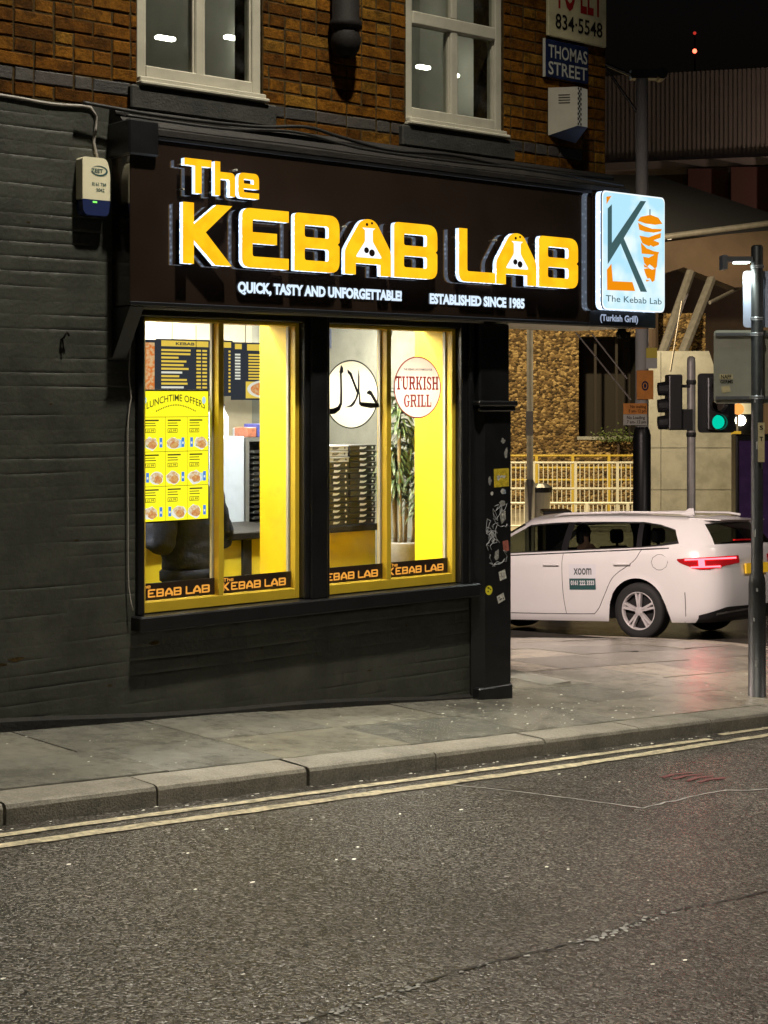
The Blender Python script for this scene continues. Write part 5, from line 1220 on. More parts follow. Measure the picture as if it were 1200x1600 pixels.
# wheels
def wheel(xa, s):
    y = .765 * s; w = thing('wheel', None, None, (0, 0, 0), local=True); w.parent = car; w.location = (xa, y, .312)
    T = MB(); T.lathe([(.205, -.10), (.25, -.108), (.29, -.104), (.308, -.085), (.312, -.05), (.312, .05), (.308, .085), (.29, .104), (.25, .108), (.205, .10)], (0, 0, 0), 40, 0, 'y'); T.f = T.f[:-2]; T.m = T.m[:-2]; T.build('tyre', 'tyre', w, smooth=True, local=True)
    o = MB(); o.lathe([(.212, .02 * s), (.216, .095 * s), (.208, .103 * s), (.198, .098 * s), (.192, .05 * s)], (0, 0, 0), 40, 0, 'y')
    o.f = o.f[:-2]; o.m = o.m[:-2]; o.build('rim', 'alloy', w, smooth=True, local=True)
    o = MB(); o.lathe([(.05, .06 * s), (.05, .088 * s), (.03, .092 * s)], (0, 0, 0), 20, 0, 'y')
    for k in range(5):
        for dlt in (-.13, .13):
            a = 2 * math.pi * k / 5 + .3; ai, ao = a + dlt * .7, a + dlt * 1.05
            pi_, po_ = Vector((.035 * math.cos(ai), 0, .035 * math.sin(ai))), Vector((.202 * math.cos(ao), 0, .202 * math.sin(ao)))
            d = (po_ - pi_).normalized(); sd = Vector((-d.z, 0, d.x)); y0, y1 = Vector((0, .055 * s, 0)), Vector((0, .092 * s, 0))
            vs = [pi_ - sd * .018 + y0, pi_ + sd * .018 + y0, po_ + sd * .015 + y0, po_ - sd * .015 + y0, pi_ - sd * .014 + y1, pi_ + sd * .014 + y1, po_ + sd * .011 + y1, po_ - sd * .011 + y1]
            o.add(vs, [(0, 1, 2, 3), (4, 5, 6, 7), (0, 1, 5, 4), (1, 2, 6, 5), (2, 3, 7, 6), (3, 0, 4, 7)])
    o.build('spokes', 'alloy', w, local=True)
    o = MB(); o.lathe([(.2, .0), (.2, .03 * s)], (0, 0, 0), 24, 0, 'y'); o.build('brake_disc', 'car_dark', w, local=True)
for xa in (0, 2.70):
    for s in (1, -1): wheel(xa, s)
for xa in (0, 2.70):
    for s in (1, -1):
        m = MB(); vs = []; n = 20
        for i in range(n + 1):
            a = math.pi * (i / n) * 1.16 - .25
            for y in (.875 * s, .6 * s): vs.append((xa + .362 * math.cos(a), y, .312 + .362 * math.sin(a)))
        m.add(vs, [(2 * i, 2 * i + 1, 2 * i + 3, 2 * i + 2) for i in range(n)]); m.build('wheel_arch_liner', 'car_dark', car, smooth=True, local=True)
# side details
def yside(x, z):
    zb, zt = zbot(x), ztop(x); t = max(0, min(1, (z - zb) / (zt - zb))); return body_pt((x, .885 if x > -.5 else .885 - (-.5 - x) * .12), t)[1]
def side_line(pts, r=.0045, s=1): return [(x, (yside(x, z) + .0005) * s, z) for x, z in [tuple(p) for p in catmull([Vector(q_) for q_ in pts], .03)]]
m = MB()
for s in (1, -1):
    m.tube(side_line([(.975, .96), (.975, .7), (.965, .45), (.94, .27)], s=s), .0045, 5)
    m.tube(side_line([(-.07, .99), (.0, .88), (.12, .80), (.30, .68), (.42, .48), (.5, .34), (.56, .28)], s=s), .0045, 5)
    m.tube(side_line([(2.2, .275), (1.5, .27), (.94, .27), (.56, .275)], s=s), .0045, 5)
    m.tube(side_line([(2.12, .93), (2.1, .7), (2.15, .5), (2.2, .275)], s=s), .0045, 5)
m.tube(side_line([(-.30 + .1 * math.cos(a / 10 * 6.283) * (1 if True else 0), .845 + .085 * math.sin(a / 10 * 6.283)) for a in range(11)]), .003, 4)
m.tube([body_pt(plan_at(len(plan) - 9.6), t / 10) for t in range(0, 5)], .005, 5)
m.build('panel_gap', 'groove', car, local=True)
for x in (1.12, .17):
    m = MB(); m.cbox(x - .11, x + .11, yside(x, .83) + .012, yside(x, .83) + .034, .815, .843, .008); m.build('door_handle', 'car_white', car, bevel=.006, local=True)
m = MB(); m.tube(side_line([(2.1, ztop(2.1) - .012), (1.2, ztop(1.2) - .012), (.3, ztop(.3) - .012), (-.4, ztop(-.4) - .012)]), .008, 5); m.build('belt_trim', 'car_black', car, local=True)
m = MB(); m.cbox(1.9, 2.08, .84, 1.02, .97, 1.10, .03); m.cbox(1.95, 2.0, .80, .86, .95, .99, .01); m.build('door_mirror', 'car_white', car, bevel=.02, local=True)
# tail light clusters, rear glazing and bumper trim
NU = len(plan) - 1
def patch(name, mat, u0, u1, tb, tt, off_, s=1, n=14, k=5):
    m = MB(); g = []
    for i in range(n + 1):
        u = u0 + (u1 - u0) * i / n; col = []
        for j in range(k + 1):
            f = i / n; t = tb(f) + (tt(f) - tb(f)) * j / k; p = Vector(body_pt(plan_at(u), t)); a = Vector((p.x + .3, p.y, 0)).normalized() if p.x < -.4 else Vector((0, 1, 0))
            p = p + Vector((a.x * off_, a.y * off_, 0)); col.append((p.x, p.y * s, p.z))
        g.append(col)
    shell(m, g); o = m.build(name, mat, car, smooth=True, local=True); return o
for s in (1, -1):
    patch('tail_light', 'lens_red', NU - 9.6, NU - 2.2, lambda f: .69 + .13 * (1 - min(1, f * 3)) + .14 * max(0, f - .5), lambda f: .84 + .015 * f, .010, s)
    patch('light_bar', 'tail_lit', NU - 8.4, NU - 2.5, lambda f: .815, lambda f: .835, .016, s)
    patch('light_bar', 'tail_lit', NU - 7.8, NU - 4.4, lambda f: .715, lambda f: .735, .016, s)
    patch('light_bar', 'tail_lit', NU - 7.0, NU - 6.3, lambda f: .715, lambda f: .83, .016, s)
patch('bumper_trim', 'car_black', NU - 7.2, NU, lambda f: .0, lambda f: .10 + .10 * min(1, f * 2.2), .006); patch('bumper_trim', 'car_black', NU - 7.2, NU, lambda f: .0, lambda f: .10 + .10 * min(1, f * 2.2), .006, -1)
patch('diffuser_strip', 'chrome', NU - 5.2, NU - 1.4, lambda f: .10 + .04 * f, lambda f: .125 + .045 * f, .012)
m = MB(); m.box(-1.02, -1.0, -.26, .26, .70, .81); m.build('number_plate', 'plate_yellow', car, local=True)
m = MB(); m.cbox(-.90, -.885, -.3, .3, 1.06, 1.075, .004); m.build('high_brake_light', 'brake_lit', car, local=True)
# door sign
m = MB()
mpc = lambda u, v, d=0: (.93 - u, yside(.93 - u, v) + .003 + d, v)
dg = [[mpc(.05 + .36 * i / 6, .545 + .285 * j / 6) for j in range(7)] for i in range(7)]; shell(m, dg, 0)
dg = [[mpc(.055 + .35 * i / 6, .545 + .125 * j / 3, .0015) for j in range(4)] for i in range(7)]; shell(m, dg, 1)
m.text('xoom', lambda u, v: mpc(u, v, .002), .11, .115, .355, v0=.715, bold=.02, mat=3)
m.text('0161 222 3333', lambda u, v: mpc(u, v, .004), .05, .075, .39, v0=.598, bold=.035, mat=0)
m.build('door_sign', ['decal_pale', 'decal_teal', 'decal_teal', 'decal_grey'], car, local=True)
fwd = Vector((-.188, .982, 0)); cx_, cy_ = 6.60, 4.09
gz = lambda x, y: H(x, y) - KH
lft = Vector((-fwd.y, fwd.x, 0))
a_ = Vector((cx_, cy_, 0)); zf = gz(*(a_ + fwd * 2.7).xy); zr = gz(cx_, cy_); zl = gz(*(a_ + lft * .76).xy); zrr = gz(*(a_ - lft * .76).xy)
F3 = Vector((fwd.x, fwd.y, (zf - zr) / 2.7)).normalized(); L3 = Vector((lft.x, lft.y, (zl - zrr) / 1.52)); U3 = F3.cross(L3).normalized(); L3 = U3.cross(F3)
Mx = Matrix((F3, L3, U3)).transposed().to_4x4(); Mx.translation = Vector((cx_, cy_, (zl + zrr) / 2 + .002)); car.matrix_world = Mx
# driver
dv = thing('person', 'driver seated inside the white car behind dark glass', 'person', (0, 0, 0), local=True); dv.matrix_world = Mx
V = [(1.02, .37, .58), (.98, .37, .8), (.96, .37, .98), (.98, .37, 1.06), (1.01, .37, 1.14), (1.01, .37, 1.22)]; E_ = [(i, i + 1) for i in range(5)]; r = [(.15, .12), (.17, .12), (.15, .1), .05, (.075, .085), (.06, .07)]
for s in (-1, 1):
    V += [(.98, .37 + .19 * s, .95), (1.08, .37 + .25 * s, .76), (1.36, .37 + .17 * s, .84), (1.44, .37 + .15 * s, .86)]; k = len(V) - 4; E_ += [(2, k), (k, k + 1), (k + 1, k + 2), (k + 2, k + 3)]; r += [.06, .05, .038, .032]
    V += [(1.35, .37 + .1 * s, .58), (1.6, .37 + .12 * s, .40)]; E_ += [(0, len(V) - 2), (len(V) - 2, len(V) - 1)]; r += [.08, .06]
skin_mesh('body', 'skin', V, E_, r, 0, dv, 2)
skin_mesh('jacket', 'jacket', V[:3] + [V[6], V[7], V[8], V[12], V[13], V[14]], [(0, 1), (1, 2), (2, 3), (3, 4), (4, 5), (2, 6), (6, 7), (7, 8)], [(.17, .14), (.19, .14), (.16, .12), .075, .065, .05, .075, .065, .05], 0, dv, 2)
m = MB(); m.ball((1.0, .37, 1.2), .095, 12, 0, (1, .9, .95)); m.f = [f for f in m.f if sum(m.v[i][0] for i in f) / len(f) < 1.03 or sum(m.v[i][2] for i in f) / len(f) > 1.25]; m.m = [0] * len(m.f); m.build('hair', 'hair', dv, smooth=True, local=True)

# ================================================================== street furniture near the corner
pm('pole_grey', (.018, .018, .018), .45, var=.4, vscale=12, stain=.4, sscale=14, bump=.2); pm('board_grey', (.42, .40, .32), .5, metal=.3, var=.1, vscale=6); pm('lamp_grey', (.22, .22, .23), .4, metal=.5); pm('lamp_pole', (.20, .19, .18), .5, metal=.3, var=.2)
pm('sign_blue_white', (.55, .60, .78), .4); glow('flood_lit', (.85, 1.0, .92), 9.); pm('cream_plate', (.55, .46, .26), .5, var=.15, vscale=20); pm('pole_mark', (.3, .3, .3), .6, var=.5, vscale=50)
def wbox(m, r0, r1, d0, d1, z0, z1, mat=0):
    m.add([W(a, b, c) for c in (z0, z1) for a, b in ((r0, d0), (r1, d0), (r1, d1), (r0, d1))], [(0, 3, 2, 1), (4, 5, 6, 7), (0, 1, 5, 4), (1, 2, 6, 5), (2, 3, 7, 6), (3, 0, 4, 7)], mat)
PR, PD = 2.662, 10.96
pb = W(PR, PD); pz = H(pb.x, pb.y)
pp = thing('sign_pole', 'dark sign pole with thick base standing on the pavement near the kerb', 'pole', (pb.x, pb.y, pz))
m = MB(); m.lathe([(.062, pz - .02), (.060, pz + .80), (.052, pz + .86), (.042, pz + .88), (.042, 3.06), (.03, 3.075)], (pb.x, pb.y, 0), 20); m.build('pole_shaft', 'pole_grey', pp, smooth=True)
m = MB()
for k in range(12):
    z = pz + random.uniform(.05, 2.2); a = random.uniform(3.3, 5.6); rr0 = (.0625 if z < pz + .8 else .0435)
    m.add([(pb.x + rr0 * math.cos(a + i * .22), pb.y + rr0 * math.sin(a + i * .22), z + j * random.uniform(.02, .06)) for j in (0, 1) for i in (0, 1)], [(0, 1, 3, 2)])
m.build('sticker_remains', 'pole_mark', pp)
for z in (2.92, 2.55, 2.44, 1.99): m = MB(); m.lathe([(.046, z - .012), (.05, z), (.046, z + .012)], (pb.x, pb.y, 0), 16); m.build('clamp', 'lamp_grey', pp, smooth=True)
sb_ = thing('traffic_sign', 'grey back of a traffic sign board clamped to the dark pole', 'road sign', W(PR, PD, 1.94))
m = MB(); mpb = lambda u, v, d=0: W(u, PD + .05 + d, v); m.extr([rect(2.365, 2.965, 1.945, 2.47, .03)], mpb, 0, .012, back=True); m.build('board', 'board_grey', sb_)
m = MB(); wbox(m, 2.375, 2.955, PD + .035, PD + .049, 2.43, 2.452); wbox(m, 2.375, 2.955, PD + .035, PD + .049, 1.975, 1.997); m.build('rail', 'lamp_grey', sb_)
m = MB(); m.poly([[(2.405, 2.12), (2.50, 2.12), (2.50, 2.155), (2.405, 2.155)]], lambda u, v: W(u, PD + .048, v), 0); m.poly([[(2.425, 2.02), (2.485, 2.03), (2.475, 2.075), (2.415, 2.065)]], lambda u, v: W(u, PD + .048, v), 0)
m.text('NAFF', lambda u, v: W(u, PD + .047, v), .028, 2.415, 2.49, v0=2.124, bold=.02, mat=1); m.text('GERMS', lambda u, v: W(u, PD + .047, v), .024, 2.41, 2.50, v0=2.09, bold=.02, mat=1); m.build('sticker', ['cream_plate', 'sign_black'], sb_)
ws = thing('small_sign', 'narrow white sign plate at the top of the dark pole', 'road sign', W(PR, PD, 2.48))
m = MB(); m.extr([rect(2.575, 2.82, 2.49, 2.895, .03)], mpb, 0, .01, back=True); m.build('plate', 'sign_blue_white', ws)
sp_ = thing('small_sign', 'tiny cream plate with upright black letters on the dark pole', 'road sign', W(PR, PD, 1.5))
m = MB(); wbox(m, 2.655, 2.70, PD - .062, PD - .055, 1.53, 1.81); m.build('plate', 'cream_plate', sp_)
m = MB(); m.text('S', lambda u, v: W(u, PD - .064, v), .03, 2.664, 2.69, v0=1.76, bold=.02); m.build('lettering', 'sign_black', sp_); m = MB(); m.text('T', lambda u, v: W(u, PD - .064, v), .03, 2.664, 2.69, v0=1.68, bold=.02); m.build('lettering', 'sign_black', sp_)
fl = thing('flood_lamp', 'lit floodlight head on a short arm at the top of the dark pole', 'lamp', W(PR, PD, 2.9))
m = MB(); wbox(m, 2.43, 2.62, PD - .05, PD + .05, 2.955, 2.99); wbox(m, 2.405, 2.44, PD - .06, PD + .06, 2.90, 3.0); m.cyl(W(2.6, PD, 2.97), W(2.655, PD, 2.97), .015); m.build('lamp_housing', 'lamp_grey', fl)
m = MB(); wbox(m, 2.50, 2.60, PD - .045, PD + .045, 2.945, 2.954); m.build('lamp_glass', 'flood_lit', fl)
ld = bpy.data.lights.new('flood_light', 'SPOT'); ld.energy = 22; ld.color = (.85, 1, .93); ld.spot_size = R(150); ld.spot_blend = .6; ld.shadow_soft_size = .05
lo_ = bpy.data.objects.new('flood_light', ld); COL.objects.link(lo_); lo_.parent = fl; lo_.location = W(2.55, PD, 2.93) - WLOC[fl.name]

# --- traffic signals
pm('signal_black', (.010, .010, .011), .4); pm('lens_off', (.035, .028, .022), .15); glow('lens_green', (.0, .62, .40), 1.0); glow('orange_glow', (1., .36, .08), 1.3)
tb = W(4.0, 20.0); tz = gz(tb.x, tb.y)
tp_ = thing('signal_pole', 'slim grey traffic signal pole behind the car roof', 'pole', (tb.x, tb.y, tz))
m = MB(); m.lathe([(.055, tz), (.055, 2.45), (.05, 2.52), (.02, 2.54)], (tb.x, tb.y, 0), 14); m.build('pole_shaft', 'lamp_pole', tp_, smooth=True)
m = MB()
for z in (1.52, 2.2): m.lathe([(.062, z - .03), (.066, z), (.062, z + .03)], (tb.x, tb.y, 0), 12)
m.build('clamp', 'signal_black', tp_)
t1 = thing('traffic_signal', 'black traffic signal head seen from its side with visors pointing left', 'traffic light', W(3.75, 20, 1.57))
m = MB(); wbox(m, 3.68, 3.86, 19.85, 20.15, 1.58, 2.30); m.build('head', 'signal_black', t1, bevel=.02)
m = MB(); wbox(m, 3.86, 4.0, 19.95, 20.0, 2.13, 2.17); m.build('bracket', 'signal_black', t1); m = MB(); wbox(m, 3.86, 4.0, 19.9, 20.1, 1.58, 1.85); m.build('bracket', 'signal_black', t1)
for z in (2.12, 1.90, 1.68):
    m = MB(); m.cyl(W(3.69, 20, z), W(3.57, 20, z - .01), .095, .085, 16, cap=False); m.build('visor', 'signal_black', t1)
    m = MB(); m.cyl(W(3.70, 20, z), W(3.67, 20, z), .09, n=16); m.build('lens', 'lens_off', t1)
t2 = thing('traffic_signal', 'traffic signal head showing a green light next to the grey sign board', 'traffic light', W(4.1, 19, 1.57))
m = MB(); mq = lambda u, v, d=0: W(u, 19 + d, v); m.extr([rect(3.885, 4.34, 1.565, 2.30, .05)], mq, 0, .03, back=True); m.build('backing_board', 'signal_black', t2)
m = MB(); wbox(m, 3.97, 4.23, 18.85, 18.99, 1.60, 2.26); m.build('head', 'signal_black', t2, bevel=.02)
for z, mt in ((2.14, 'lens_off'), (1.92, 'lens_off'), (1.70, 'lens_green')):
    m = MB(); m.cyl(W(4.09, 18.85, z), W(4.09, 18.83, z), .085, n=20); m.build('lens', mt, t2)
    m = MB(); m.cyl(W(4.09, 18.85, z), W(4.09, 18.70, z), .10, .095, 18, cap=False); m.build('visor', 'signal_black', t2)
m = MB(); b2 = W(4.63, 19.1); m.cyl(W(4.3, 19.03, 1.95), W(4.63, 19.1, 1.95), .02); m.cyl((b2.x, b2.y, gz(b2.x, b2.y)), (b2.x, b2.y, 2.3), .05); m.build('post', 'lamp_pole', t2)

# --- tram catenary pole with signs
pm('plate_grey', (.4, .4, .38), .5)
cp = W(4.03, 24.0); cz = gz(cp.x, cp.y)
ca = thing('catenary_pole', 'tall tapered pole with black base and bracket top beyond the light box', 'pole', (cp.x, cp.y, cz))
m = MB(); m.lathe([(.14, cz), (.14, 1.42), (.12, 1.50), (.085, 1.60)], (cp.x, cp.y, 0), 18); m.build('pole_base', 'signal_black', ca, smooth=True)
m = MB(); m.lathe([(.105, 1.55), (.10, 4.0), (.095, 7.05)], (cp.x, cp.y, 0), 16); m.build('pole_shaft', 'plate_grey', ca, smooth=True)
m = MB(); wbox(m, 3.85, 4.32, 23.9, 24.1, 6.98, 7.12); m.cyl(W(3.85, 24, 7.05), W(3.45, 24, 7.22), .03); m.cyl(W(4.0, 24, 6.4), W(3.45, 24, 7.18), .022); m.cyl(W(4.32, 23.85, 7.05), W(4.32, 24.15, 7.05), .09); m.build('bracket_arm', 'signal_black', ca)
pm('orange_plate', (.55, .20, .02), .5, var=.15, vscale=12); pm('yellow_plate', (.55, .45, .05), .5);  glow('collar_lit', (1.0, .95, .8), 1.3)
def csign(name, label, r0, r1, z0, z1, D, bands, texts):
    t = thing(name, label, 'road sign', W((r0 + r1) / 2, D, z0))
    m = MB()
    for a, b, mt in bands: wbox(m, r0, r1, D - .01, D, z0 + (z1 - z0) * a, z0 + (z1 - z0) * b, mt)
    mats = ['orange_plate', 'plate_white', 'yellow_plate', 'plate_grey', 'sign_black']
    m.build('plate', mats, t)
    if texts:
        m = MB()
        for tx, a, b, v, h in texts: m.text(tx, lambda u, w_: W(u, D - .013, w_), h, r0 + (r1 - r0) * a, r0 + (r1 - r0) * b, v0=z0 + (z1 - z0) * v, bold=.015)
        m.build('lettering', 'sign_black', t)
    return t
csign('parking_sign', 'yellow and grey notice plate highest on the tapered pole', 4.07, 4.24, 2.46, 2.78, 23.85, [(0, .5, 3), (.5, 1, 2)], None)
o = csign('parking_sign', 'orange notice plate with dark round emblem on the tapered pole', 3.92, 4.18, 1.98, 2.43, 23.84, [(0, 1, 0)], None)
m = MB(); m.poly([circ(4.05, 2.19, .055, 20, .075), circ(4.05, 2.19, .035, 20, .05)], lambda u, v: W(u, 23.825, v)); m.poly([circ(4.05, 2.19, .02, 12, .035)], lambda u, v: W(u, 23.825, v)); m.build('emblem', 'plate_navy', o)
csign('parking_sign', 'orange over white no waiting and no loading plate lowest on the pole', 3.71, 4.08, 1.58, 1.92, 23.82, [(0, .49, 1), (.5, 1, 0)], [('No waiting', .3, .95, .78, .05), ('8 am- 12 pm', .22, .95, .58, .05), ('No Loading', .15, .9, .28, .05), ('7 am- 12 pm', .15, .95, .08, .05)])
def bwire(label, pts, r=.012, mat='cable_grey'):
    m = MB(); m.tube([W(*p) for p in pts], r, 5); o = m.build('stay_wire', mat); tag(o, label, 'wire')
bwire('pale stay wire running from under the fascia down to the tapered pole, longer one', [(3.0, 24, 3.02), (3.86, 24, 1.97)]); bwire('shorter pale stay wire ending at the orange notice plate', [(3.25, 24, 3.0), (3.80, 24, 2.30)]); bwire('thin wire slanting down past the concrete pylon', [(6.4, 33, 4.1), (6.15, 33, 2.6)])

# ================================================================== beyond the crossing: stop, wall, interchange
pm('stone_wall', (.42, .29, .13), .85, col2=(.11, .065, .025), vscale=5, var=.6, bump=1.0, bscale=9, stain=.4, sscale=3); pm('concrete', (.27, .27, .25), .75, var=.1, vscale=3, stain=.2, sscale=1.5, bump=.2, bscale=30); pm('rail_white', (.42, .41, .35), .5); pm('rail_yellow', (.42, .30, .03), .5); pm('dark_opening', (.018, .013, .009), .8); pm('plaza', (.30, .27, .21), .8, var=.15, vscale=2)
pm('cladding', (.33, .27, .25), .6, metal=.2, var=.1, vscale=1); pm('dark_roof', (.008, .009, .016), .6); pm('dark_red', (.07, .018, .012), .7); pm('brown_wall', (.07, .045, .03), .8, var=.3, vscale=.8); pm('bush', (.06, .09, .02), .6, rnd=[(.05, .08, .02), (.1, .13, .03)])
def rubble():
    m = MATS['stone_wall']; n = m.node_tree.nodes; L = m.node_tree.links; b = n['Principled BSDF']; g = n.new('ShaderNodeNewGeometry')
    v = n.new('ShaderNodeTexVoronoi'); v.inputs['Scale'].default_value = 12.; mp_ = n.new('ShaderNodeMapping'); mp_.inputs['Scale'].default_value = (1, 1, 1.35)
    L.new(g.outputs['Position'], mp_.inputs[0]); L.new(mp_.outputs[0], v.inputs['Vector'])
    r = n.new('ShaderNodeValToRGB'); e = r.color_ramp.elements; e[0].color = (.03, .018, .006, 1); e[1].color = (.40, .28, .12, 1); x = e.new(.45); x.color = (.13, .08, .03, 1); x = e.new(.7); x.color = (.22, .14, .05, 1)
    sp = n.new('ShaderNodeSeparateColor'); L.new(v.outputs['Color'], sp.inputs[0]); L.new(sp.outputs[0], r.inputs[0]); L.new(r.outputs[0], b.inputs['Base Color'])
    bp = n.new('ShaderNodeBump'); bp.inputs['Strength'].default_value = 1.; bp.inputs['Distance'].default_value = .08; bp.invert = True; L.new(v.outputs['Distance'], bp.inputs['Height']); L.new(bp.outputs[0], b.inputs['Normal'])
rubble()
ZF = -1.09
m = MB()
rr = [(-6, 27.5), (30, 27.5), (30, 70), (-6, 70)]; m.add([W(a, b, ZF) for a, b in rr] + [W(a, b, ZF - .12) for a, b in rr], [(0, 1, 2, 3), (0, 4, 5, 1), (1, 5, 6, 2), (2, 6, 7, 3), (3, 7, 4, 0)]); tag(m.build('plaza', 'plaza'), 'pale paved tram stop area beyond the crossing road', kind='structure')
sw_ = thing('stone_wall', 'warm lit rough stone wall with a dark recess behind the railings', 'wall', W(5, 43, ZF))
m = MB(); wbox(m, 1.0, 5.45, 43, 43.6, ZF, 4.4); wbox(m, 7.3, 9.0, 43, 43.6, ZF, 4.4); wbox(m, 5.45, 7.3, 43, 43.6, ZF, .88); wbox(m, 5.45, 7.3, 43, 43.6, 3.75, 4.4); m.build('masonry', 'stone_wall', sw_)
m = MB(); wbox(m, 5.0, 7.8, 45.6, 45.7, .5, 4.2); wbox(m, 5.0, 5.44, 43.6, 45.6, .5, 4.2); wbox(m, 7.31, 7.8, 43.6, 45.6, .5, 4.2); wbox(m, 5.0, 7.8, 43.6, 45.6, 3.76, 4.2); wbox(m, 5.0, 7.8, 43.6, 45.6, .5, .87); m.build('recess', 'dark_opening', sw_)
m = MB(); wbox(m, 5.40, 7.35, 42.95, 43.05, .86, .95); m.build('ledge', 'concrete', sw_)
m = MB(); wbox(m, 6.55, 6.62, 43.5, 43.56, .95, 3.75); wbox(m, 5.95, 6.02, 43.5, 43.56, .95, 3.75); m.build('recess_bar', 'dark_opening', sw_)
bs = thing('bush', 'small leafy bush on the stone wall ledge beside the black pole base', 'bush', W(6.4, 42.7, .7))
m = MB(); rb = random.Random(5)
for k in range(420):
    a, b, c = rb.gauss(0, .30), rb.gauss(0, .15), abs(rb.gauss(0, .16)); p = W(6.5 + a, 42.6 + b, .82 + c); s = rb.uniform(.03, .06); u = Vector((rb.uniform(-1, 1), rb.uniform(-1, 1), rb.uniform(-.3, 1))).normalized(); v = u.orthogonal().normalized()
    m.add([p - u * s, p + v * s * .5, p + u * s, p - v * s * .5], [(0, 1, 2, 3)])
m.build('foliage', 'bush', bs, kind='stuff')
m = MB(); m.cyl(W(6.5, 42.6, .5), W(6.5, 42.6, .95), .04); m.build('stem', 'brown_wall', bs)
def railing(name, label, r0, r1, D, z0, z1, mat, gap, levels, posts):
    t = thing(name, label, 'railing', W((r0 + r1) / 2, D, z0))
    for z in levels:
        m = MB(); m.cyl(W(r0, D, z), W(r1, D, z), .028, n=8); m.build('rail', mat, t)
    for k in range(posts + 1):
        m = MB(); r_ = r0 + (r1 - r0) * k / posts; wbox(m, r_ - .035, r_ + .035, D - .03, D + .03, z0, z1); m.build('post', mat, t)
    if gap:
        m = MB(); n = int((r1 - r0) / gap)
        for k in range(n): r_ = r0 + (k + .5) * gap; wbox(m, r_ - .011, r_ + .011, D - .011, D + .011, levels[-1], levels[0])
        m.build('bars', mat, t, kind='stuff')
railing('guard_railing', 'white barred guard railing along the tram stop', .6, 6.9, 38.5, ZF, .42, 'rail_white', .115, (.40, -.25, -.62), 6)
railing('handrail', 'yellow handrail with level bars behind the white railing', .2, 6.9, 40.6, ZF, .52, 'rail_yellow', 0, (.50, .18, -.14), 7)
railing('guard_railing', 'lower white railing section standing nearest to the crossing road', .9, 6.6, 35.6, ZF, -.42, 'rail_white', .10, (-.42, -.95), 6)
pt = W(2.85, 30); ps = thing('lamp_post', 'slim pale lamp post in front of the stone wall', 'lamp post', (pt.x, pt.y, ZF))
m = MB(); m.lathe([(.10, ZF), (.10, .35), (.065, .42), (.055, 8.4)], (pt.x, pt.y, 0), 14); m.build('post_shaft', 'lamp_pole', ps, smooth=True)
m = MB(); wbox(m, 2.76, 2.90, 29.86, 29.9, 1.28, 1.75); m.build('notice_plate', 'plate_white', ps)
m = MB(); wbox(m, 2.7, 3.1, 30.9, 31.7, 8.4, 8.55); wbox(m, 2.82, 2.88, 30, 31, 8.38, 8.44); m.build('lamp_head', 'lamp_grey', ps); m = MB(); wbox(m, 2.75, 3.05, 31.0, 31.6, 8.385, 8.398); m.build('lamp_glass', 'flood_lit', ps)
def lamp(name, kind, loc, energy, col, parent=None, size=R(150), blend=.5, rad=.15, aim=None):
    d = bpy.data.lights.new(name, kind); d.energy = energy; d.color = col; d.shadow_soft_size = rad
    if kind == 'SPOT': d.spot_size = size; d.spot_blend = blend
    o = bpy.data.objects.new(name, d); COL.objects.link(o); o.location = loc
    if aim is not None: o.rotation_euler = (Vector(aim) - Vector(loc)).to_track_quat('-Z', 'Y').to_euler()
    if parent: o.parent = parent; o.location = Vector(loc) - WLOC[parent.name]
    return o
lamp('plaza_light', 'SPOT', W(2.95, 31.3, 8.3), 13000, (1.0, .79, .45), ps, R(112), .35, .2, W(4.6, 38, ZF))
lb_ = thing('litter_bin', 'white litter bin with black lid beside the pale lamp post', 'bin', W(3.07, 30.2, ZF))
m = MB(); c_ = W(3.08, 30.2); m.lathe([(.16, -.38), (.20, .14), (.20, .16)], (c_.x, c_.y, 0), 16); m.build('bin_body', 'rail_white', lb_); m = MB(); m.lathe([(.23, .16), (.23, .26), (.12, .33)], (c_.x, c_.y, 0), 16); m.build('bin_lid', 'signal_black', lb_); m = MB(); m.cyl((c_.x, c_.y, ZF), (c_.x, c_.y, -.38), .06); m.build('bin_stand', 'signal_black', lb_)
sb2 = thing('street_box', 'low black box with a lid just behind the car roof', 'utility box', W(2.55, 22.8, -1))
c_ = W(2.55, 22.8); m = MB(); wbox(m, 2.38, 2.72, 22.6, 23.0, gz(c_.x, c_.y), .27); m.build('cabinet', 'signal_black', sb2); m = MB(); wbox(m, 2.34, 2.76, 22.55, 23.05, .27, .34); m.build('cabinet_lid', 'signal_black', sb2, bevel=.02)
# concrete pylon in separate panels
py_ = thing('concrete_pylon', 'pale concrete wedge pylon with panel joints behind the traffic signals', 'pylon', W(6.6, 33, ZF))
outline = [(5.66, ZF), (7.70, ZF), (7.40, 1.76), (6.98, 3.03), (5.66, 3.03)]
for a0, a1 in ((5.66, 5.95), (5.95, 8.0)):
    for b0, b1 in ((ZF, .04), (.04, .94), (.94, 3.03)):
        P = [Vector(p) for p in outline]; g_ = .008
        P = clip(P, lambda p: p.x - a0 - g_); P = clip(P, lambda p: a1 - g_ - p.x); P = clip(P, lambda p: p.y - b0 - g_); P = clip(P, lambda p: b1 - g_ - p.y)
        if len(P) > 2: m = MB(); m.extr([[tuple(p) for p in P]], lambda u, v, d: W(u, 33 + d, v), 0, .3); m.build('concrete_panel', 'concrete', py_)
m = MB(); m.extr([[(5.67, ZF), (7.68, ZF), (7.38, 1.76), (6.96, 3.02), (5.67, 3.02)]], lambda u, v, d: W(u, 33 + d, v), .02, 1.6, back=True); m.build('core', 'concrete', py_)
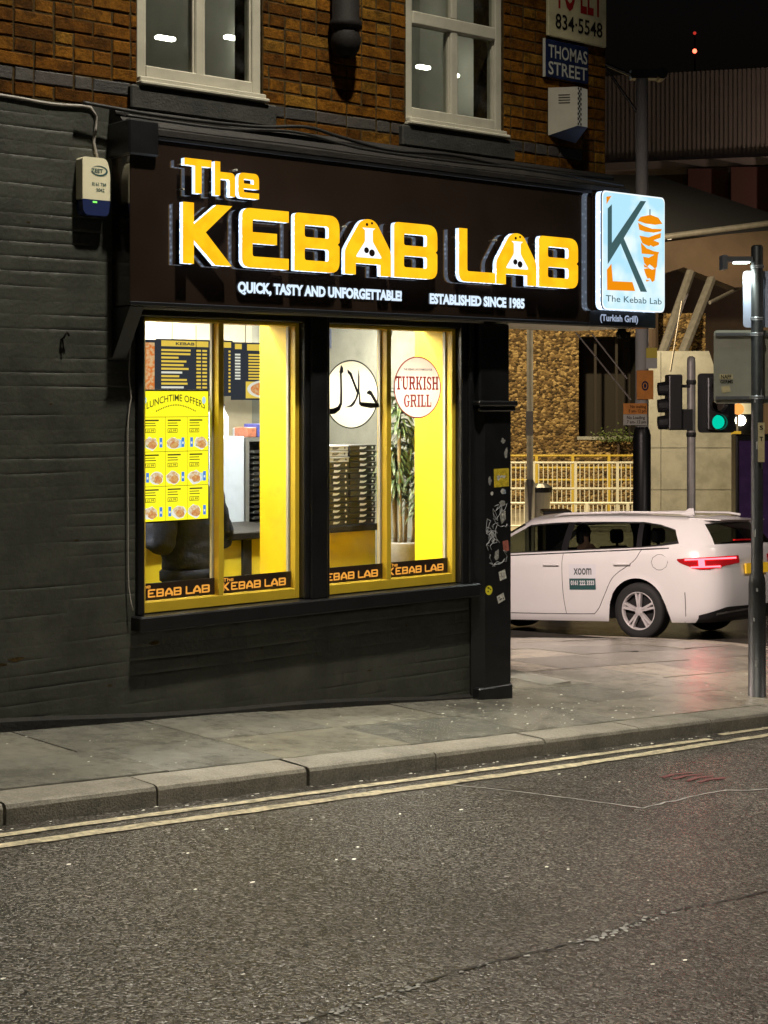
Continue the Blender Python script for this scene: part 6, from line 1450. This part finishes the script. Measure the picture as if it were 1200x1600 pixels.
# yellow stop sign, advert column, bus
ys = thing('stop_sign', 'yellow tram stop name board on grey legs right of the pylon', 'sign', W(8.9, 40, ZF))
m = MB(); wbox(m, 8.35, 9.3, 40, 40.08, .70, 1.16); m.build('board', 'rail_yellow', ys); m = MB(); m.poly([circ(9.0, .98, .09, 18)], lambda u, v: W(u, 39.99, v)); m.poly([[(8.5, .95), (8.8, .95), (8.8, 1.03), (8.5, 1.03)]], lambda u, v: W(u, 39.99, v)); m.build('emblem', 'brown_wall', ys)
for r_ in (8.5, 9.15):
    m = MB(); wbox(m, r_ - .04, r_ + .04, 40.02, 40.08, ZF, .70); m.build('leg', 'lamp_grey', ys)
pm('advert_purple', (.05, .022, .08), .35, var=.5, vscale=5, emit=(.02, .008, .03), estr=.4); pm('advert_spot', (.35, .1, .2), .4)
ad = thing('advert_column', 'dark purple advertising panel beside the dark pole', 'advert', W(6.8, 28.4, ZF))
m = MB(); wbox(m, 6.46, 7.35, 28.2, 28.6, ZF, 1.34); m.build('casing', 'signal_black', ad, bevel=.03); m = MB(); wbox(m, 6.52, 7.3, 28.17, 28.195, ZF + .25, 1.22); m.build('panel', 'advert_purple', ad)
pm('bus_cream', (.6, .55, .38), .4, emit=(.9, .75, .4), estr=.55); pm('bus_green', (.12, .2, .03), .5); glow('head_lit', (1., .93, .7), 9.)
bu = thing('bus', 'cream fronted bus with bright headlights beyond the sign board', 'bus', W(10.8, 46, ZF))
m = MB(); wbox(m, 9.7, 12.2, 46, 53, ZF + .3, 1.95); m.build('body', 'bus_cream', bu, bevel=.08)
m = MB(); wbox(m, 9.85, 12.05, 45.96, 46.0, .85, 1.55); m.build('windscreen', 'car_black', bu); m = MB(); wbox(m, 10.2, 11.7, 45.95, 46.0, 1.6, 1.86); m.build('destination_blind', 'bus_cream', bu)
m = MB(); wbox(m, 9.72, 12.18, 45.97, 46.0, .5, .82); m.build('bumper_panel', 'bus_green', bu)
for r_ in (10.66, 11.85):
    m = MB(); m.cyl(W(r_, 45.95, 1.36), W(r_, 45.9, 1.36), .16, n=14); m.build('headlight', 'head_lit', bu); m = MB(); m.cyl(W(r_, 46.5, ZF + .45), W(r_ - .3, 46.5, ZF + .45), .45, n=18); m.build('wheel', 'tyre', bu)
ol = thing('street_light', 'small orange globe glowing on a thin post next to the green signal', 'lamp', W(9.32, 40.5, ZF)); m = MB(); m.cyl(W(9.32, 40.5, ZF), W(9.32, 40.5, 1.6), .03); m.build('globe_post', 'lamp_pole', ol); c_ = W(9.32, 40.4); m = MB(); m.ball((c_.x, c_.y, 1.73), .15, 12); m.build('globe', 'orange_glow', ol, smooth=True)  # plain orange glowing globe on a thin post
# interchange building
ic = thing('interchange_building', 'large dark ribbed clad car park building beyond the tram stop', 'building', W(15, 62, ZF))
def ctop(r): return 62.3 - (r - 8) * .27
m = MB(); n = 150
for k in range(n):
    r0 = 6.0 + k * .17; d = ctop(r0); o_ = .06
    for a, b, dd in ((0, .10, 0), (.10, .17, o_)):
        m.add([W(r0 + a, d + dd, 11.55), W(r0 + b, d + dd - (b - a) * .27, 11.55), W(r0 + b, d + dd - (b - a) * .27, 15.05), W(r0 + a, d + dd, 15.05)], [(0, 1, 2, 3)])
    m.add([W(r0 + .10, d, 11.55), W(r0 + .10, d + o_, 11.55), W(r0 + .10, d + o_, 15.05), W(r0 + .10, d, 15.05)], [(0, 1, 2, 3)])
m.build('ribbed_cladding', 'cladding', ic, kind='stuff')
m = MB(); q = [(6, ctop(6) + .2), (31, ctop(31) + .2), (31, 85), (6, 85)]
for z0_, z1_, mt in ((11.0, 15.0, 1), (ZF, 11.0, 0)): m.add([W(a, b, z) for z in (z0_, z1_) for a, b in q], [(0, 1, 5, 4), (1, 2, 6, 5), (2, 3, 7, 6), (3, 0, 4, 7), (4, 5, 6, 7)], mt)
m.build('wall', ['brown_wall', 'cladding'], ic)
m = MB(); m.add([W(6, ctop(6) - .3, z) for z in (11.2, 11.5)] + [W(31, ctop(31) - .3, z) for z in (11.2, 11.5)] + [W(6, ctop(6) + .2, z) for z in (11.2, 11.5)] + [W(31, ctop(31) + .2, z) for z in (11.2, 11.5)], [(0, 2, 3, 1), (0, 4, 6, 2), (1, 3, 7, 5)]); m.build('string_course', 'cladding', ic)
m = MB()
for k in range(8):
    r_ = 12 + k * 1.6; wbox(m, r_, r_ + 1.57, ctop(r_) - .6, ctop(r_) - .5, 8.2, 11.1)
m.build('wall_panel', 'dark_red', ic)
cn_ = thing('stop_canopy', 'dark sloping canopy roof over the stop with concrete beam and struts', 'canopy', W(9, 44, ZF))
m = MB(); m.extr([[(5.5, 8.6), (8.0, 8.55), (11.6, 7.35), (11.6, 6.7), (5.5, 6.9)]], lambda u, v, d: W(u, 45 + d, v), 0, 6, back=True); m.build('roof', 'dark_roof', cn_)
m = MB(); m.extr([[(7.2, 6.30), (11.0, 6.65), (11.0, 5.15), (9.6, 5.05), (8.2, 5.6), (7.2, 5.3)]], lambda u, v, d: W(u, 42 + d, v), 0, 1.0, back=True); m.build('beam', 'brown_wall', cn_)
for a, b in (((8.52, 5.7), (7.15, 2.9)), ((9.1, 5.5), (7.7, 3.0))):
    m = MB(); m.cyl(W(a[0], 42.3, a[1]), W(b[0], 40.0, b[1]), .13, n=8); m.build('strut', 'lamp_pole', cn_)
m = MB(); m.cyl(W(8.8, 41.5, 4.6), W(11, 44, 5.6), .05); m.cyl(W(6.0, 41.8, 6.2), W(11.4, 41.8, 6.9), .08); m.build('tie_rod', 'lamp_pole', cn_)
glow('lamp_soft', (1., .8, .55), 1.6)
for r_, z_ in ((8.32, 6.62), (8.55, 6.6)): m = MB(); m.cyl(W(r_, 44.8, z_), W(r_, 44.7, z_), .06, n=10); m.build('canopy_light', 'lamp_soft', cn_)
m = MB(); m.cyl(W(7.4, 42.5, ZF), W(7.4, 42.5, 6.0), .2); m.cyl(W(10.8, 43, ZF), W(10.8, 43, 6.0), .2); m.build('column', 'brown_wall', cn_)
glow('beacon_red', (1., .12, .06), 5.); glow('beacon_dim', (.5, .03, .02), 1.)
mm = thing('aerial_mast', 'distant mast with two red warning lights above the dark roof', 'mast', W(30.3, 150, ZF)); m = MB(); m.cyl(W(30.35, 150, ZF), W(30.35, 150, 37.9), .12, .08); m.build('mast_pole', 'signal_black', mm)
c_ = W(30.3, 149.8); m = MB(); m.ball((c_.x, c_.y, 36.0), .22, 10); m.build('beacon', 'beacon_red', mm); m = MB(); m.ball((c_.x, c_.y, 37.75), .16, 10); m.build('beacon', 'beacon_dim', mm)

# ================================================================== street lamps on the near side of the road
def street_lamp(x, label, energy, col, cone=132, aimy=-7.2, bl=.6, fwd_=0.):
    zg = H(x, -6.7)
    t = thing('street_lamp', label, 'street lamp', (x, -6.7, zg), 'street lamps along the opposite kerb')
    m = MB(); m.lathe([(.09, zg - .1), (.09, zg + 1.2), (.065, zg + 1.25), (.05, 8.9)], (x, -6.7, 0), 14); m.build('column', 'lamp_pole', t, smooth=True)
    m = MB(); m.tube(catmull([Vector(p) for p in [(x, -6.7, 8.85), (x, -6.3, 9.2), (x, -5.3, 9.3), (x, -4.3 + fwd_, 9.3)]], .2), .035, 8); m.build('arm', 'lamp_pole', t, smooth=True)
    m = MB(); m.cbox(x - .16, x + .16, -4.4 + fwd_, -3.7 + fwd_, 9.24, 9.36, .03); m.build('lamp_head', 'lamp_grey', t); m = MB(); m.box(x - .12, x + .12, -4.3 + fwd_, -3.8 + fwd_, 9.228, 9.239); m.build('lamp_glass', 'flood_lit', t)
    lamp('street_light', 'SPOT', (x, -4.05 + fwd_, 9.2), energy, col, t, R(cone), bl, .18, (x, aimy, 0))
street_lamp(-2.5, 'street lamp with long arm over the road opposite the shop', 4500, (1.0, .94, .79), 90, -2.2, 1.0, 1.3)
street_lamp(9.2, 'street lamp over the road junction near the passing car', 2600, (1.0, .87, .76), 104, -2.0)

def added_yard_lamp(r, d, label, energy, col):  # unseen lamp added to give the ribbed cladding its dim city glow
    p = W(r, d); t = thing('street_lamp', label, 'street lamp', (p.x, p.y, ZF))
    m = MB(); m.lathe([(.1, ZF), (.1, .3), (.07, .4), (.06, 7.5)], (p.x, p.y, 0), 12); m.build('column', 'lamp_pole', t, smooth=True)
    m = MB(); wbox(m, r - .2, r + .2, d - .3, d + .3, 7.5, 7.62); m.build('lamp_head', 'lamp_grey', t); m = MB(); m.ball((p.x, p.y, 7.35), .14, 12); m.build('globe', 'flood_lit', t, smooth=True)
    lamp('added_yard_light', 'POINT', (p.x, p.y, 7.1), energy, col, t, rad=.2)
added_yard_lamp(21, 55.5, 'added unseen globe lamp in the yard, brightening the ribbed cladding', 1700, (1.0, .78, .62))

# added unseen lamp, stands in for side street sign and doorway light
wl = thing('added_side_lamp', 'added unseen flood lamp on the side wall, lighting the car and corner', 'lamp', (.98, 2.6, 3.2))
m = MB(); m.cbox(.945, 1.02, 2.5, 2.7, 3.16, 3.3, .01); m.cbox(1.02, 1.16, 2.42, 2.78, 3.12, 3.26, .02); m.build('lamp_housing', 'lamp_grey', wl)
m = MB(); m.box(1.161, 1.166, 2.45, 2.75, 3.14, 3.24); m.build('lamp_glass', 'flood_lit', wl)
lamp('added_side_light', 'SPOT', (1.22, 2.6, 3.15), 1480, (1.0, .81, .72), wl, R(140), .6, .12, (6.2, 2.2, -.4))
